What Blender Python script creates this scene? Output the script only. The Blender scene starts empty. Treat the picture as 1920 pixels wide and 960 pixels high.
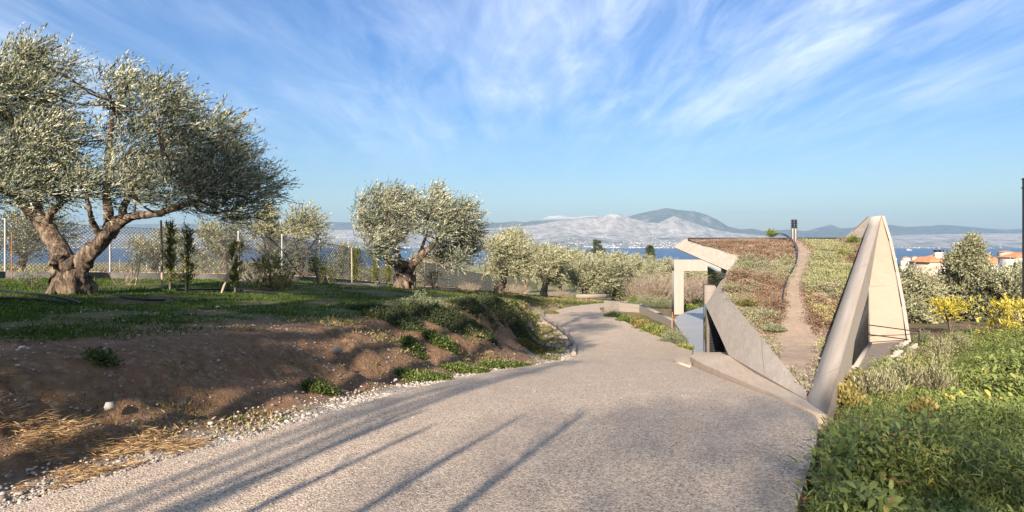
import bpy, math, random
import numpy as np
from mathutils import Vector

random.seed(3)
rng = np.random.default_rng(11)
S = bpy.context.scene
COL = S.collection
F, HZ = 1150.0, 455.0          # focal length and horizon row of the photograph (1920 px wide)

# ------------------------------------------------------------------ camera
cam_d = bpy.data.cameras.new("camera")
cam_d.sensor_width = 36.0
cam_d.lens = 36.0 * F / 1920.0
cam_d.shift_y = -(480.0 - HZ) / 1920.0
cam_d.clip_start = 0.05
cam_d.clip_end = 60000.0
cam = bpy.data.objects.new("camera", cam_d)
cam.location = (0, 0, 0)
cam.rotation_euler = (math.radians(90), 0, 0)
COL.objects.link(cam)
S.camera = cam

# ------------------------------------------------------------------ light
SUN_EL = math.radians(25.0)
SUN_AZ = math.radians(19.0)               # light travels 19 deg to the right of straight ahead
LDIR = Vector((math.sin(SUN_AZ) * math.cos(SUN_EL), math.cos(SUN_AZ) * math.cos(SUN_EL), -math.sin(SUN_EL)))
sun_d = bpy.data.lights.new("sun", 'SUN')
sun_d.energy = 5.0
sun_d.angle = math.radians(0.5)
sun_d.color = (1.0, 0.87, 0.71)
sun = bpy.data.objects.new("sun", sun_d)
sun.rotation_euler = LDIR.to_track_quat('-Z', 'Y').to_euler()
COL.objects.link(sun)

W = bpy.data.worlds.new("World")
S.world = W
W.use_nodes = True
wn, wl = W.node_tree.nodes, W.node_tree.links
wn.clear()
w_out = wn.new('ShaderNodeOutputWorld')
w_bg = wn.new('ShaderNodeBackground')
w_bg.inputs['Strength'].default_value = 0.05
sky = wn.new('ShaderNodeTexSky')
sky.sky_type = 'NISHITA'
sky.sun_disc = False
sky.sun_elevation = SUN_EL
sky.sun_rotation = math.atan2(-LDIR.x, -LDIR.y)
sky.altitude = 100
sky.air_density = 1.0
sky.dust_density = 1.0
sky.ozone_density = 1.6


def wmath(op, a, b=None, c=None):
    n = wn.new('ShaderNodeMath')
    n.operation = op
    for i, v in enumerate((a, b, c)):
        if v is None:
            continue
        if isinstance(v, (int, float)):
            n.inputs[i].default_value = v
        else:
            wl.new(v, n.inputs[i])
    return n.outputs[0]


# thin cirrus: noise on a flat layer high above the ground
tc = wn.new('ShaderNodeTexCoord')
sep = wn.new('ShaderNodeSeparateXYZ')
wl.new(tc.outputs['Generated'], sep.inputs[0])
zz = wmath('ADD', wmath('MAXIMUM', sep.outputs['Z'], 0.0), 0.07)
cx = wmath('DIVIDE', sep.outputs['X'], zz)
cy = wmath('DIVIDE', sep.outputs['Y'], zz)
comb = wn.new('ShaderNodeCombineXYZ')
wl.new(cx, comb.inputs[0])
wl.new(cy, comb.inputs[1])


def cloud_noise(rot, scale, loc, detail, rough, nscale, dist=0.0):
    mp = wn.new('ShaderNodeMapping')
    mp.inputs['Rotation'].default_value = (0, 0, math.radians(rot))
    mp.inputs['Scale'].default_value = scale
    mp.inputs['Location'].default_value = loc
    wl.new(comb.outputs[0], mp.inputs[0])
    nz = wn.new('ShaderNodeTexNoise')
    nz.inputs['Scale'].default_value = nscale
    nz.inputs['Detail'].default_value = detail
    nz.inputs['Roughness'].default_value = rough
    nz.inputs['Distortion'].default_value = dist
    wl.new(mp.outputs[0], nz.inputs[0])
    return nz.outputs[0]


def wramp(v, a, b):
    n = wn.new('ShaderNodeMapRange')
    n.interpolation_type = 'SMOOTHSTEP'
    n.inputs['From Min'].default_value = a
    n.inputs['From Max'].default_value = b
    wl.new(v, n.inputs['Value'])
    return n.outputs[0]


streak = wramp(cloud_noise(10, (1.5, 0.30, 1), (3.1, 1.7, 0), 9, 0.62, 1.0, 0.8), 0.36, 0.72)
fine = wramp(cloud_noise(-28, (3.4, 0.9, 1), (0.3, 5.2, 0), 9, 0.66, 1.3, 0.9), 0.32, 0.78)
big = wramp(cloud_noise(30, (0.5, 0.34, 1), (5.9, 2.6, 0), 3, 0.5, 0.8, 0.4), 0.20, 0.56)
amt = wmath('MULTIPLY', big, wmath('ADD', wmath('MULTIPLY', streak, 0.40), wmath('ADD', wmath('MULTIPLY', fine, 0.36), 0.08)))
amt = wmath('MULTIPLY', amt, wramp(sep.outputs['Z'], 0.07, 0.25))
amt = wmath('MINIMUM', wmath('MULTIPLY', amt, 1.0), 0.85)
w_mix = wn.new('ShaderNodeMix')
w_mix.data_type = 'RGBA'
wl.new(amt, w_mix.inputs['Factor'])
w_sat = wn.new('ShaderNodeHueSaturation')
w_sat.inputs['Saturation'].default_value = 1.15
wl.new(sky.outputs[0], w_sat.inputs['Color'])
w_tint = wn.new('ShaderNodeMix')
w_tint.data_type = 'RGBA'
w_tint.blend_type = 'MULTIPLY'
wl.new(wramp(sep.outputs['Z'], 0.0, 0.36), w_tint.inputs['Factor'])
w_tint.inputs['B'].default_value = (0.50, 0.87, 1.26, 1)
wl.new(w_sat.outputs[0], w_tint.inputs['A'])
wl.new(w_tint.outputs['Result'], w_mix.inputs['A'])
w_mix.inputs['B'].default_value = (8.6, 9.4, 10.8, 1)
wl.new(w_mix.outputs['Result'], w_bg.inputs['Color'])
wl.new(w_bg.outputs[0], w_out.inputs['Surface'])

S.view_settings.view_transform = 'Standard'
S.view_settings.look = 'None'
S.view_settings.exposure = 1.4
S.view_settings.gamma = 1.0
S.view_settings.use_curve_mapping = False
S.cycles.max_bounces = 5
S.cycles.diffuse_bounces = 3
S.cycles.glossy_bounces = 2
S.cycles.transmission_bounces = 3
S.cycles.transparent_max_bounces = 4
S.cycles.volume_bounces = 0


# ------------------------------------------------------------------ helpers
def U(px, row, d):
    """a point of the place: bearing and elevation read off the photograph, at distance d"""
    return np.array([(px - 960.0) / F * d, d, (HZ - row) / F * d])


def nrm(v):
    return v / np.maximum(np.linalg.norm(v, axis=-1, keepdims=True), 1e-9)


def sstep(a, b, x):
    t = np.clip((np.asarray(x, float) - a) / (b - a), 0, 1)
    return t * t * (3 - 2 * t)


def vnoise(x, y, seed=0):
    x = np.asarray(x, float)
    y = np.asarray(y, float)
    xi = np.floor(x).astype(np.int64)
    yi = np.floor(y).astype(np.int64)
    fx, fy = x - xi, y - yi
    fx = fx * fx * (3 - 2 * fx)
    fy = fy * fy * (3 - 2 * fy)

    def h(a, b):
        n = (a * 374761393 + b * 668265263 + seed * 974711) & 0xffffffff
        n = ((n ^ (n >> 13)) * 1274126177) & 0xffffffff
        return ((n ^ (n >> 16)) & 0xffff) / 65535.0
    return (h(xi, yi) * (1 - fx) + h(xi + 1, yi) * fx) * (1 - fy) + (h(xi, yi + 1) * (1 - fx) + h(xi + 1, yi + 1) * fx) * fy


def fbm(x, y, seed=0, oct=4, ridged=False):
    s, a, t = 0, 1.0, 0
    for k in range(oct):
        n = vnoise(np.asarray(x) * 2 ** k, np.asarray(y) * 2 ** k, seed + k * 17)
        if ridged:
            n = 1 - np.abs(2 * n - 1)
        s = s + a * n
        t += a
        a *= 0.5
    return s / t


def tag(o, label=None, cat=None, group=None, kind=None):
    if label:
        o['label'] = label
    if cat:
        o['category'] = cat
    if group:
        o['group'] = group
    if kind:
        o['kind'] = kind
    return o


def empty(name, loc, label, cat, group=None):
    o = bpy.data.objects.new(name, None)
    o.empty_display_size = 0.3
    o.location = tuple(loc)
    COL.objects.link(o)
    return tag(o, label, cat, group)


class MB:
    """collects vertices and faces of one mesh"""

    def __init__(self):
        self.v, self.f, self.t, self.n = [], [], [], 0

    def add(self, v, f, tint=None):
        v = np.asarray(v, float).reshape(-1, 3)
        f = np.asarray(f, np.int64)
        self.v.append(v)
        self.f.append(f + self.n)
        self.t.append(np.full(len(f), 0.5) if tint is None else (np.full(len(f), tint) if np.isscalar(tint) else np.asarray(tint)))
        self.n += len(v)
        return self

    def box(self, c, s, rz=0.0):
        c = np.array(c, float)
        h = np.array(s, float) / 2
        p = np.array([[x, y, z] for z in (-1, 1) for y in (-1, 1) for x in (-1, 1)]) * h
        ca, sa = math.cos(rz), math.sin(rz)
        p = np.stack([p[:, 0] * ca - p[:, 1] * sa, p[:, 0] * sa + p[:, 1] * ca, p[:, 2]], 1)
        return self.add(p + c, [[0, 2, 3, 1], [4, 5, 7, 6], [0, 1, 5, 4], [2, 6, 7, 3], [0, 4, 6, 2], [1, 3, 7, 5]])

    def tube(self, pts, rad, seg=8, flute=0.0, caps=True, ph=0.0):
        p = np.asarray(pts, float)
        n = len(p)
        r = np.broadcast_to(np.asarray(rad, float), (n,))
        d = nrm(np.gradient(p, axis=0))
        ref = np.array([0.31, 0.95, 0.05]) if abs(d[0] @ np.array([0.31, 0.95, 0.05])) < 0.9 else np.array([1.0, 0, 0])
        u = np.zeros_like(p)
        cur = nrm(np.cross(d[0], ref))
        for i in range(n):
            cur = nrm(cur - d[i] * (cur @ d[i]))
            u[i] = cur
        w = np.cross(d, u)
        a = np.arange(seg) / seg * 2 * math.pi
        L = np.arange(n)[:, None] * 0.35
        rr = r[:, None] * (1 + flute * np.sin(3 * a[None] + L + ph) + 0.6 * flute * np.sin(5 * a[None] - 1.7 * L + 2 * ph) + 0.35 * flute * np.sin(11 * a[None] + 2.1 * L))
        V = p[:, None] + rr[..., None] * (np.cos(a)[None, :, None] * u[:, None] + np.sin(a)[None, :, None] * w[:, None])
        V = V.reshape(-1, 3)
        i = np.arange(n - 1)[:, None] * seg
        j = np.arange(seg)[None]
        k = (j + 1) % seg
        fs = np.stack([i + j, i + k, i + seg + k, i + seg + j], -1).reshape(-1, 4)
        self.add(V, fs)
        if caps:
            m = len(V)
            for e, o in ((0, p[0]), (n - 1, p[-1])):
                vv = np.vstack([V[e * seg:(e + 1) * seg], o])
                q = np.arange(seg)
                ff = np.stack([q, (q + 1) % seg, np.full(seg, seg), np.full(seg, seg)], 1)
                self.add(vv, ff[:, :3] if False else np.stack([q, (q + 1) % seg, np.full(seg, seg)], 1))
        return self

    def prism(self, poly, dz):
        """closed solid: polygon (n,3) and the same polygon shifted by dz"""
        p = np.asarray(poly, float)
        q = p + np.asarray(dz, float)
        n = len(p)
        self.add(np.vstack([p, q]), [[i, (i + 1) % n, n + (i + 1) % n, n + i] for i in range(n)])
        self.ngon(p)
        self.ngon(q[::-1])
        return self

    def ngon(self, p):
        p = np.asarray(p, float)
        from mathutils.geometry import tessellate_polygon
        tri = tessellate_polygon([[Vector(a) for a in p]])
        return self.add(p, np.array(tri))

    def build(self, name, mat, parent=None, smooth=False, attr=False):
        me = bpy.data.meshes.new(name)
        v = np.vstack(self.v)
        org = np.zeros(3)
        if parent is not None:
            q = parent
            while q is not None:
                org += np.array(q.location)
                q = q.parent
        v = v - org
        me.vertices.add(len(v))
        me.vertices.foreach_set('co', v.astype(np.float32).ravel())
        lens = np.concatenate([np.full(len(f), f.shape[1]) for f in self.f])
        idx = np.concatenate([f.ravel() for f in self.f])
        me.loops.add(len(idx))
        me.loops.foreach_set('vertex_index', idx.astype(np.int32))
        me.polygons.add(len(lens))
        st = np.concatenate([[0], np.cumsum(lens)[:-1]])
        me.polygons.foreach_set('loop_start', st.astype(np.int32))
        me.polygons.foreach_set('loop_total', lens.astype(np.int32))
        if smooth:
            me.polygons.foreach_set('use_smooth', np.ones(len(lens), bool))
        if attr:
            a = me.attributes.new('tint', 'FLOAT', 'FACE')
            a.data.foreach_set('value', np.concatenate(self.t).astype(np.float32))
        me.update()
        me.validate()
        me.materials.append(mat)
        o = bpy.data.objects.new(name, me)
        COL.objects.link(o)
        if parent is not None:
            o.parent = parent
        return o


def copy_tree(o, loc=None, scale=None, rz=None, parent=None):
    c = o.copy()
    COL.objects.link(c)
    if parent is not None:
        c.parent = parent
    if loc is not None:
        c.location = tuple(loc)
    if scale is not None:
        c.scale = (scale,) * 3 if np.isscalar(scale) else scale
    if rz is not None:
        c.rotation_euler = (0, 0, rz)
    for ch in o.children:
        copy_tree(ch, parent=c)
    return c


def recentre(o, loc):
    """put a mesh thing's origin at loc"""
    loc = np.asarray(loc, float)
    me = o.data
    co = np.empty(len(me.vertices) * 3, np.float32)
    me.vertices.foreach_get('co', co)
    co = (co.reshape(-1, 3) - loc).astype(np.float32)
    me.vertices.foreach_set('co', co.ravel())
    me.update()
    o.location = tuple(loc)
    return o


# ------------------------------------------------------------------ materials
class NT:
    def __init__(self, name):
        self.m = bpy.data.materials.new(name)
        self.m.use_nodes = True
        self.n = self.m.node_tree.nodes
        self.l = self.m.node_tree.links
        self.n.clear()
        self.out = self.n.new('ShaderNodeOutputMaterial')
        self.b = self.n.new('ShaderNodeBsdfPrincipled')
        self.l.new(self.b.outputs[0], self.out.inputs['Surface'])
        self.tc = self.n.new('ShaderNodeTexCoord')
        self.co = self.tc.outputs['Object']
        self.b.inputs['Specular IOR Level'].default_value = 0.3

    def mp(self, scale=(1, 1, 1), rot=(0, 0, 0), src=None, along=False):
        m = self.n.new('ShaderNodeMapping')
        if along:                       # turn first, then stretch along the turned axis
            m.vector_type = 'TEXTURE'
            scale = tuple(1 / k for k in scale)
        m.inputs['Scale'].default_value = scale
        m.inputs['Rotation'].default_value = rot
        self.l.new(src or self.co, m.inputs[0])
        return m.outputs[0]

    def noise(self, scale, detail=4, rough=0.55, vec=None, dist=0):
        n = self.n.new('ShaderNodeTexNoise')
        n.inputs['Scale'].default_value = scale
        n.inputs['Detail'].default_value = detail
        n.inputs['Roughness'].default_value = rough
        n.inputs['Distortion'].default_value = dist
        self.l.new(vec or self.co, n.inputs['Vector'])
        return n.outputs[0]

    def voro(self, scale, vec=None, feature='F1', out='Color'):
        n = self.n.new('ShaderNodeTexVoronoi')
        n.feature = feature
        n.inputs['Scale'].default_value = scale
        self.l.new(vec or self.co, n.inputs['Vector'])
        return n.outputs[out]

    def rng(self, v, a, b, lo=0.0, hi=1.0):
        n = self.n.new('ShaderNodeMapRange')
        n.inputs['From Min'].default_value = a
        n.inputs['From Max'].default_value = b
        n.inputs['To Min'].default_value = lo
        n.inputs['To Max'].default_value = hi
        self.l.new(v, n.inputs['Value'])
        return n.outputs[0]

    def ramp(self, v, stops):
        n = self.n.new('ShaderNodeValToRGB')
        e = n.color_ramp.elements
        while len(e) < len(stops):
            e.new(0.5)
        for i, (p, c) in enumerate(stops):
            e[i].position = p
            e[i].color = (*c, 1)
        self.l.new(v, n.inputs[0])
        return n.outputs[0]

    def mix(self, f, a, b, mode='MIX'):
        n = self.n.new('ShaderNodeMix')
        n.data_type = 'RGBA'
        n.blend_type = mode
        for s, v in (('Factor', f), ('A', a), ('B', b)):
            if isinstance(v, (int, float)):
                n.inputs[s].default_value = v
            elif isinstance(v, tuple):
                n.inputs[s].default_value = (*v, 1)
            else:
                self.l.new(v, n.inputs[s])
        return n.outputs['Result']

    def math(self, op, a, b):
        n = self.n.new('ShaderNodeMath')
        n.operation = op
        for i, v in enumerate((a, b)):
            if isinstance(v, (int, float)):
                n.inputs[i].default_value = v
            else:
                self.l.new(v, n.inputs[i])
        return n.outputs[0]

    def attr(self, name):
        n = self.n.new('ShaderNodeAttribute')
        n.attribute_name = name
        return n.outputs['Fac']

    def bump(self, h, strength=0.3, dist=0.02):
        n = self.n.new('ShaderNodeBump')
        n.inputs['Strength'].default_value = strength
        n.inputs['Distance'].default_value = dist
        self.l.new(h, n.inputs['Height'])
        self.l.new(n.outputs[0], self.b.inputs['Normal'])

    def col(self, c):
        if isinstance(c, tuple):
            self.b.inputs['Base Color'].default_value = (*c, 1)
        else:
            self.l.new(c, self.b.inputs['Base Color'])

    def set(self, **k):
        for a, v in k.items():
            self.b.inputs[a.replace('_', ' ')].default_value = v


def plain(name, c, rough=0.7, metal=0.0, var=0.25, scale=6):
    t = NT(name)
    n = t.noise(scale, 5)
    t.col(t.mix(t.rng(n, 0.3, 0.7), tuple(x * (1 - var) for x in c), tuple(min(1, x * (1 + var)) for x in c)))
    t.set(Roughness=rough, Metallic=metal)
    return t.m


def leaf_mat(name, stops, back=None, trans=0.25, rough=0.5):
    t = NT(name)
    c = t.ramp(t.attr('tint'), stops)
    if back is not None:                       # olive leaves: silvery underside
        g = t.n.new('ShaderNodeNewGeometry')
        c = t.mix(g.outputs['Backfacing'], c, t.mix(0.6, c, back))
    t.col(c)
    t.set(Roughness=rough)
    t.b.inputs['Specular IOR Level'].default_value = 0.15
    tr = t.n.new('ShaderNodeBsdfTranslucent')
    t.l.new(c, tr.inputs['Color'])
    mx = t.n.new('ShaderNodeMixShader')
    mx.inputs[0].default_value = trans
    t.l.new(t.b.outputs[0], mx.inputs[1])
    t.l.new(tr.outputs[0], mx.inputs[2])
    t.l.new(mx.outputs[0], t.out.inputs['Surface'])
    return t.m


M = {}


def concrete(name, a, b, rot, tintc=(0.30, 0.20, 0.13), amt=0.25, gl=0.75, lines=1.0):
    t = NT(name)
    st = t.noise(1.0, 6, 0.62, t.mp((0.55, 9, 9), rot, None, True))
    st2 = t.noise(1.0, 3, 0.5, t.mp((0.3, 26, 26), rot, None, True))
    bl = t.noise(0.9, 5, 0.6)
    fn = t.noise(40, 3, 0.6)
    c = t.mix(t.rng(st, 0.3, 0.7), a, b)
    c = t.mix(t.rng(st2, 0.35, 0.65, 0, 0.35 * lines), c, tuple(x * 0.7 for x in a))
    c = t.mix(t.rng(bl, 0.45, 0.75, 0, amt), c, tintc)
    c = t.mix(t.rng(fn, 0.3, 0.7, 0, 0.18), c, tuple(x * 0.6 for x in a))
    t.col(c)
    t.bump(t.math('ADD', st, t.math('MULTIPLY', fn, 0.35)), 0.25 * lines, 0.012)
    t.set(Roughness=gl)
    return t.m


M['beam'] = concrete('board_marked_concrete', (0.37, 0.31, 0.255), (0.48, 0.415, 0.35), (0.0, 0.0, 1.0))
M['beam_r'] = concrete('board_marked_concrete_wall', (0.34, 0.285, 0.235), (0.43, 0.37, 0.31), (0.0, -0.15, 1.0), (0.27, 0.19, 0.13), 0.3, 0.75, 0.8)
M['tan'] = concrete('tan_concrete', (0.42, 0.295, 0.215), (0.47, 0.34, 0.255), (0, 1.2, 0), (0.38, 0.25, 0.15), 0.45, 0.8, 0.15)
M['side'] = concrete('sunlit_side_concrete', (0.47, 0.375, 0.285), (0.56, 0.46, 0.36), (0.0, 1.57, 0.0), (0.36, 0.26, 0.17), 0.3, 0.8, 0.5)  # paler tan: sunlight put into the colour of the blade's outer face
M['pale'] = concrete('pale_concrete', (0.30, 0.27, 0.23), (0.355, 0.325, 0.28), (0, 1.57, 0), (0.35, 0.28, 0.2), 0.12)
M['apron'] = concrete('apron_concrete', (0.43, 0.34, 0.255), (0.50, 0.41, 0.32), (0, 0, 1.3), (0.30, 0.21, 0.14), 0.4, 0.85)
M['patio'] = concrete('polished_concrete', (0.25, 0.25, 0.255), (0.31, 0.31, 0.315), (0, 0, 0.4), (0.22, 0.2, 0.18), 0.2, 0.42)
M['lowwall'] = concrete('retaining_concrete', (0.22, 0.185, 0.155), (0.29, 0.25, 0.21), (0, 0, 2.3), (0.25, 0.19, 0.14), 0.4)
M['metal'] = plain('galvanised_steel', (0.40, 0.40, 0.385), 0.45, 0.4)
M['wire'] = plain('wire', (0.10, 0.10, 0.095), 0.5, 0.3)
M['kerb'] = plain('shade_toned_kerb_concrete', (0.10, 0.095, 0.09), 0.9)  # darkened so the colour carries the shade of the trees
M['steel'] = plain('stainless_steel', (0.55, 0.5, 0.46), 0.28, 0.9, 0.1)
M['dark'] = plain('dark_metal', (0.035, 0.034, 0.034), 0.45, 0.4)
M['blackpipe'] = plain('black_polyethylene', (0.012, 0.012, 0.013), 0.5)
M['bluepipe'] = plain('blue_black_hose', (0.02, 0.022, 0.035), 0.4)
M['void'] = plain('interior_dark', (0.03, 0.027, 0.025), 0.9)
M['white'] = plain('white_render', (0.60, 0.57, 0.53), 0.85, 0, 0.06)
M['joint'] = plain('joint_filler', (0.13, 0.105, 0.085), 0.9)  # dark filler of the concrete joints
M['town'] = plain('town_walls', (0.56, 0.53, 0.50), 0.85, 0, 0.2, 0.05)
M['cream'] = plain('cream_render', (0.42, 0.33, 0.26), 0.85, 0, 0.08)
M['shutter'] = plain('blue_shutter', (0.20, 0.25, 0.34), 0.6)
M['stake'] = plain('weathered_stake', (0.36, 0.29, 0.20), 0.8, 0, 0.3, 20)
M['rust'] = plain('rusty_bar', (0.30, 0.12, 0.05), 0.8)
M['twig'] = plain('bare_twigs', (0.30, 0.23, 0.17), 0.85, 0, 0.3, 3)
M['twig_pink'] = plain('pinkish_bare_twigs', (0.27, 0.21, 0.16), 0.85, 0, 0.3, 2)
M['solar'] = plain('solar_glass', (0.015, 0.03, 0.06), 0.15, 0.0)
M['red'] = plain('red_tape', (0.5, 0.08, 0.04), 0.6)

t = NT('glass_wall')
t.col((0.012, 0.02, 0.014))
t.set(Roughness=0.03, Metallic=0.0)
t.b.inputs['Specular IOR Level'].default_value = 1.0
M['glass'] = t.m

t = NT('terracotta_tiles')
wv = t.n.new('ShaderNodeTexWave')
wv.inputs['Scale'].default_value = 1.6
wv.inputs['Distortion'].default_value = 0.5
t.l.new(t.co, wv.inputs['Vector'])
c = t.mix(t.rng(t.noise(3, 5), 0.3, 0.7), (0.44, 0.17, 0.075), (0.58, 0.29, 0.15))
t.col(t.mix(t.rng(wv.outputs['Fac'], 0.0, 0.35, 0.5, 0), c, (0.22, 0.09, 0.05)))
t.set(Roughness=0.8)
M['tiles'] = t.m

# bark
t = NT('olive_bark')
n1 = t.noise(3.0, 7, 0.65, t.mp((5, 5, 1.1)))
n2 = t.noise(1.3, 3)
c = t.ramp(n1, [(0.36, (0.02, 0.014, 0.01)), (0.5, (0.12, 0.085, 0.06)), (0.66, (0.30, 0.235, 0.17))])
t.col(t.mix(t.rng(n2, 0.5, 0.7, 0, 0.35), c, (0.30, 0.2, 0.125)))
t.bump(n1, 1.0, 0.09)
t.set(Roughness=0.9)
M['bark'] = t.m
t = NT('branch_bark')
n1 = t.noise(6.0, 6, 0.65, t.mp((3, 3, 1.1)))
t.col(t.ramp(n1, [(0.3, (0.05, 0.038, 0.03)), (0.7, (0.2, 0.155, 0.115))]))
t.bump(n1, 0.6, 0.02)
t.set(Roughness=0.9)
M['branch'] = t.m

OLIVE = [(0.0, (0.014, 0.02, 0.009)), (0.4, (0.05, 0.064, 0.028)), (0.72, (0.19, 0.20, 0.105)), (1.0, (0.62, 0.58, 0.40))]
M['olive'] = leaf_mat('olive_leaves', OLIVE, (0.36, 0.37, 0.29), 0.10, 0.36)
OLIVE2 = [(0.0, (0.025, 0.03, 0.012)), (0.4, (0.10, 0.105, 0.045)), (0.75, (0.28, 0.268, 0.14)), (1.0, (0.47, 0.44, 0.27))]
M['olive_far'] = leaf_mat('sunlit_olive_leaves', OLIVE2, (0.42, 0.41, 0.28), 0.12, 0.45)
M['pine'] = leaf_mat('pine_needles', [(0, (0.022, 0.035, 0.014)), (0.5, (0.05, 0.07, 0.025)), (1, (0.11, 0.125, 0.045))], None, 0.12, 0.6)
M['cypress'] = leaf_mat('cypress_sprays', [(0, (0.05, 0.065, 0.014)), (0.5, (0.13, 0.145, 0.03)), (1, (0.26, 0.25, 0.06))], None, 0.2, 0.6)
M['yellow'] = leaf_mat('yellow_leaves', [(0, (0.18, 0.17, 0.02)), (0.5, (0.52, 0.43, 0.06)), (1, (0.78, 0.66, 0.16))], None, 0.35, 0.5)
M['mixed'] = leaf_mat('shrub_leaves', [(0, (0.05, 0.055, 0.02)), (0.5, (0.17, 0.15, 0.05)), (1, (0.42, 0.33, 0.12))], None, 0.25, 0.5)
M['lav'] = leaf_mat('lavender_leaves', [(0, (0.04, 0.042, 0.02)), (0.5, (0.16, 0.155, 0.08)), (0.8, (0.36, 0.335, 0.20)), (1, (0.50, 0.46, 0.30))], None, 0.2, 0.7)
M['lavg'] = leaf_mat('grey_green_leaves', [(0, (0.07, 0.085, 0.045)), (0.5, (0.18, 0.195, 0.11)), (1, (0.34, 0.345, 0.21))], None, 0.2, 0.7)
M['creeper'] = leaf_mat('creeper_leaves', [(0, (0.022, 0.032, 0.014)), (0.5, (0.055, 0.07, 0.03)), (1, (0.15, 0.165, 0.07))], None, 0.15, 0.5)
M['weeds'] = leaf_mat('weed_leaves', [(0, (0.025, 0.04, 0.012)), (0.35, (0.085, 0.12, 0.03)), (0.7, (0.23, 0.27, 0.08)), (0.88, (0.30, 0.32, 0.10)), (0.94, (0.46, 0.36, 0.07)), (1, (0.36, 0.20, 0.09))], None, 0.3, 0.45)
M['grass'] = leaf_mat('grass_blades', [(0, (0.022, 0.05, 0.004)), (0.5, (0.055, 0.10, 0.008)), (0.85, (0.14, 0.165, 0.022)), (1, (0.36, 0.29, 0.13))], None, 0.3, 0.5)
M['drygrass'] = leaf_mat('dry_field_grass', [(0, (0.18, 0.15, 0.08)), (0.5, (0.32, 0.265, 0.15)), (1, (0.45, 0.37, 0.22))], None, 0.15, 0.7)
M['bankweeds'] = leaf_mat('bank_weed_leaves', [(0, (0.03, 0.045, 0.012)), (0.4, (0.07, 0.10, 0.025)), (0.6, (0.14, 0.15, 0.05)), (0.75, (0.28, 0.21, 0.10)), (1, (0.40, 0.29, 0.15))], None, 0.2, 0.6)
M['straw'] = leaf_mat('straw', [(0, (0.13, 0.065, 0.03)), (0.5, (0.38, 0.24, 0.11)), (1, (0.62, 0.46, 0.26))], None, 0.15, 0.6)
M['sedum'] = leaf_mat('sedum', [(0, (0.075, 0.043, 0.028)), (0.2, (0.175, 0.11, 0.073)), (0.42, (0.28, 0.19, 0.13)), (0.5, (0.21, 0.18, 0.12)), (0.62, (0.26, 0.25, 0.155)), (0.76, (0.31, 0.32, 0.15)), (0.9, (0.42, 0.33, 0.11)), (1, (0.16, 0.24, 0.05))], None, 0.15, 0.7)

# gravel and stones
t = NT('limestone_gravel')
c = t.ramp(t.attr('tint'), [(0, (0.17, 0.14, 0.12)), (0.5, (0.38, 0.33, 0.28)), (1, (0.60, 0.55, 0.48))])
t.col(t.mix(t.rng(t.noise(30, 4), 0.3, 0.7, 0, 0.4), c, (0.25, 0.2, 0.16)))
t.set(Roughness=0.9)
M['stone'] = t.m

# road: exposed aggregate
t = NT('exposed_aggregate')
v1 = t.voro(75)
v2 = t.voro(150)
sx = t.n.new('ShaderNodeSeparateColor')
t.l.new(v1, sx.inputs[0])
sy = t.n.new('ShaderNodeSeparateColor')
t.l.new(v2, sy.inputs[0])
c = t.ramp(t.math('ADD', t.math('MULTIPLY', sx.outputs[0], 0.6), t.math('MULTIPLY', sy.outputs[1], 0.4)),
           [(0.1, (0.12, 0.088, 0.063)), (0.4, (0.345, 0.265, 0.196)), (0.65, (0.475, 0.372, 0.282)), (0.95, (0.66, 0.545, 0.42))])
big_n = t.noise(0.35, 5, 0.6)
c = t.mix(t.rng(big_n, 0.4, 0.7, 0, 0.3), c, (0.33, 0.265, 0.215))
med = t.noise(2.2, 6, 0.65)
c = t.mix(t.rng(med, 0.5, 0.75, 0, 0.3), c, (0.57, 0.47, 0.365))
wear = t.noise(1.0, 6, 0.6, t.mp((0.9, 0.12, 1), (0, 0, -0.35)))
c = t.mix(t.rng(wear, 0.52, 0.72, 0, 0.4), c, (0.27, 0.205, 0.155))
t.col(c)
h = t.voro(70, None, 'F1', 'Distance')
t.bump(t.math('ADD', t.math('MULTIPLY', h, -1.0), t.math('MULTIPLY', med, 0.6)), 0.55, 0.012)
t.set(Roughness=0.85)
M['road'] = t.m

# ground: soil, turf, dry field
t = NT('earth')
gr, dry, grv = t.attr('grassy'), t.attr('dry'), t.attr('gravelly')
n_a = t.noise(1.3, 8, 0.65)
n_b = t.noise(9, 6, 0.7)
n_c = t.noise(45, 4, 0.6)
soil = t.mix(t.rng(n_b, 0.3, 0.7), (0.105, 0.058, 0.03), (0.28, 0.168, 0.09))
soil = t.mix(t.rng(n_a, 0.45, 0.65, 0, 0.6), soil, (0.25, 0.135, 0.08))
vs = t.n.new('ShaderNodeSeparateColor')
t.l.new(t.voro(22), vs.inputs[0])
soil = t.mix(t.rng(vs.outputs[0], 0.9, 0.94, 0, 0.22), soil, (0.46, 0.40, 0.34))
turf = t.mix(t.rng(n_b, 0.3, 0.7), (0.035, 0.065, 0.008), (0.085, 0.115, 0.02))
turf = t.mix(t.rng(n_c, 0.5, 0.7, 0, 0.5), turf, (0.22, 0.19, 0.09))
field = t.mix(t.rng(t.noise(0.08, 6, 0.6), 0.4, 0.6), (0.27, 0.215, 0.12), (0.13, 0.15, 0.045))
field = t.mix(t.rng(t.noise(0.6, 6, 0.7), 0.35, 0.7, 0, 0.6), field, (0.30, 0.25, 0.14))
gravel = t.ramp(vs.outputs[1], [(0, (0.2, 0.16, 0.13)), (0.5, (0.38, 0.33, 0.28)), (1, (0.56, 0.51, 0.45))])
gm = t.rng(t.math('ADD', gr, t.math('MULTIPLY', t.math('SUBTRACT', n_b, 0.5), 1.1)), 0.42, 0.62)
c = t.mix(gm, soil, turf)
c = t.mix(grv, c, gravel)
c = t.mix(dry, c, field)
t.col(c)
t.bump(t.math('ADD', n_b, t.math('MULTIPLY', n_c, 0.7)), 1.0, 0.07)
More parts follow.
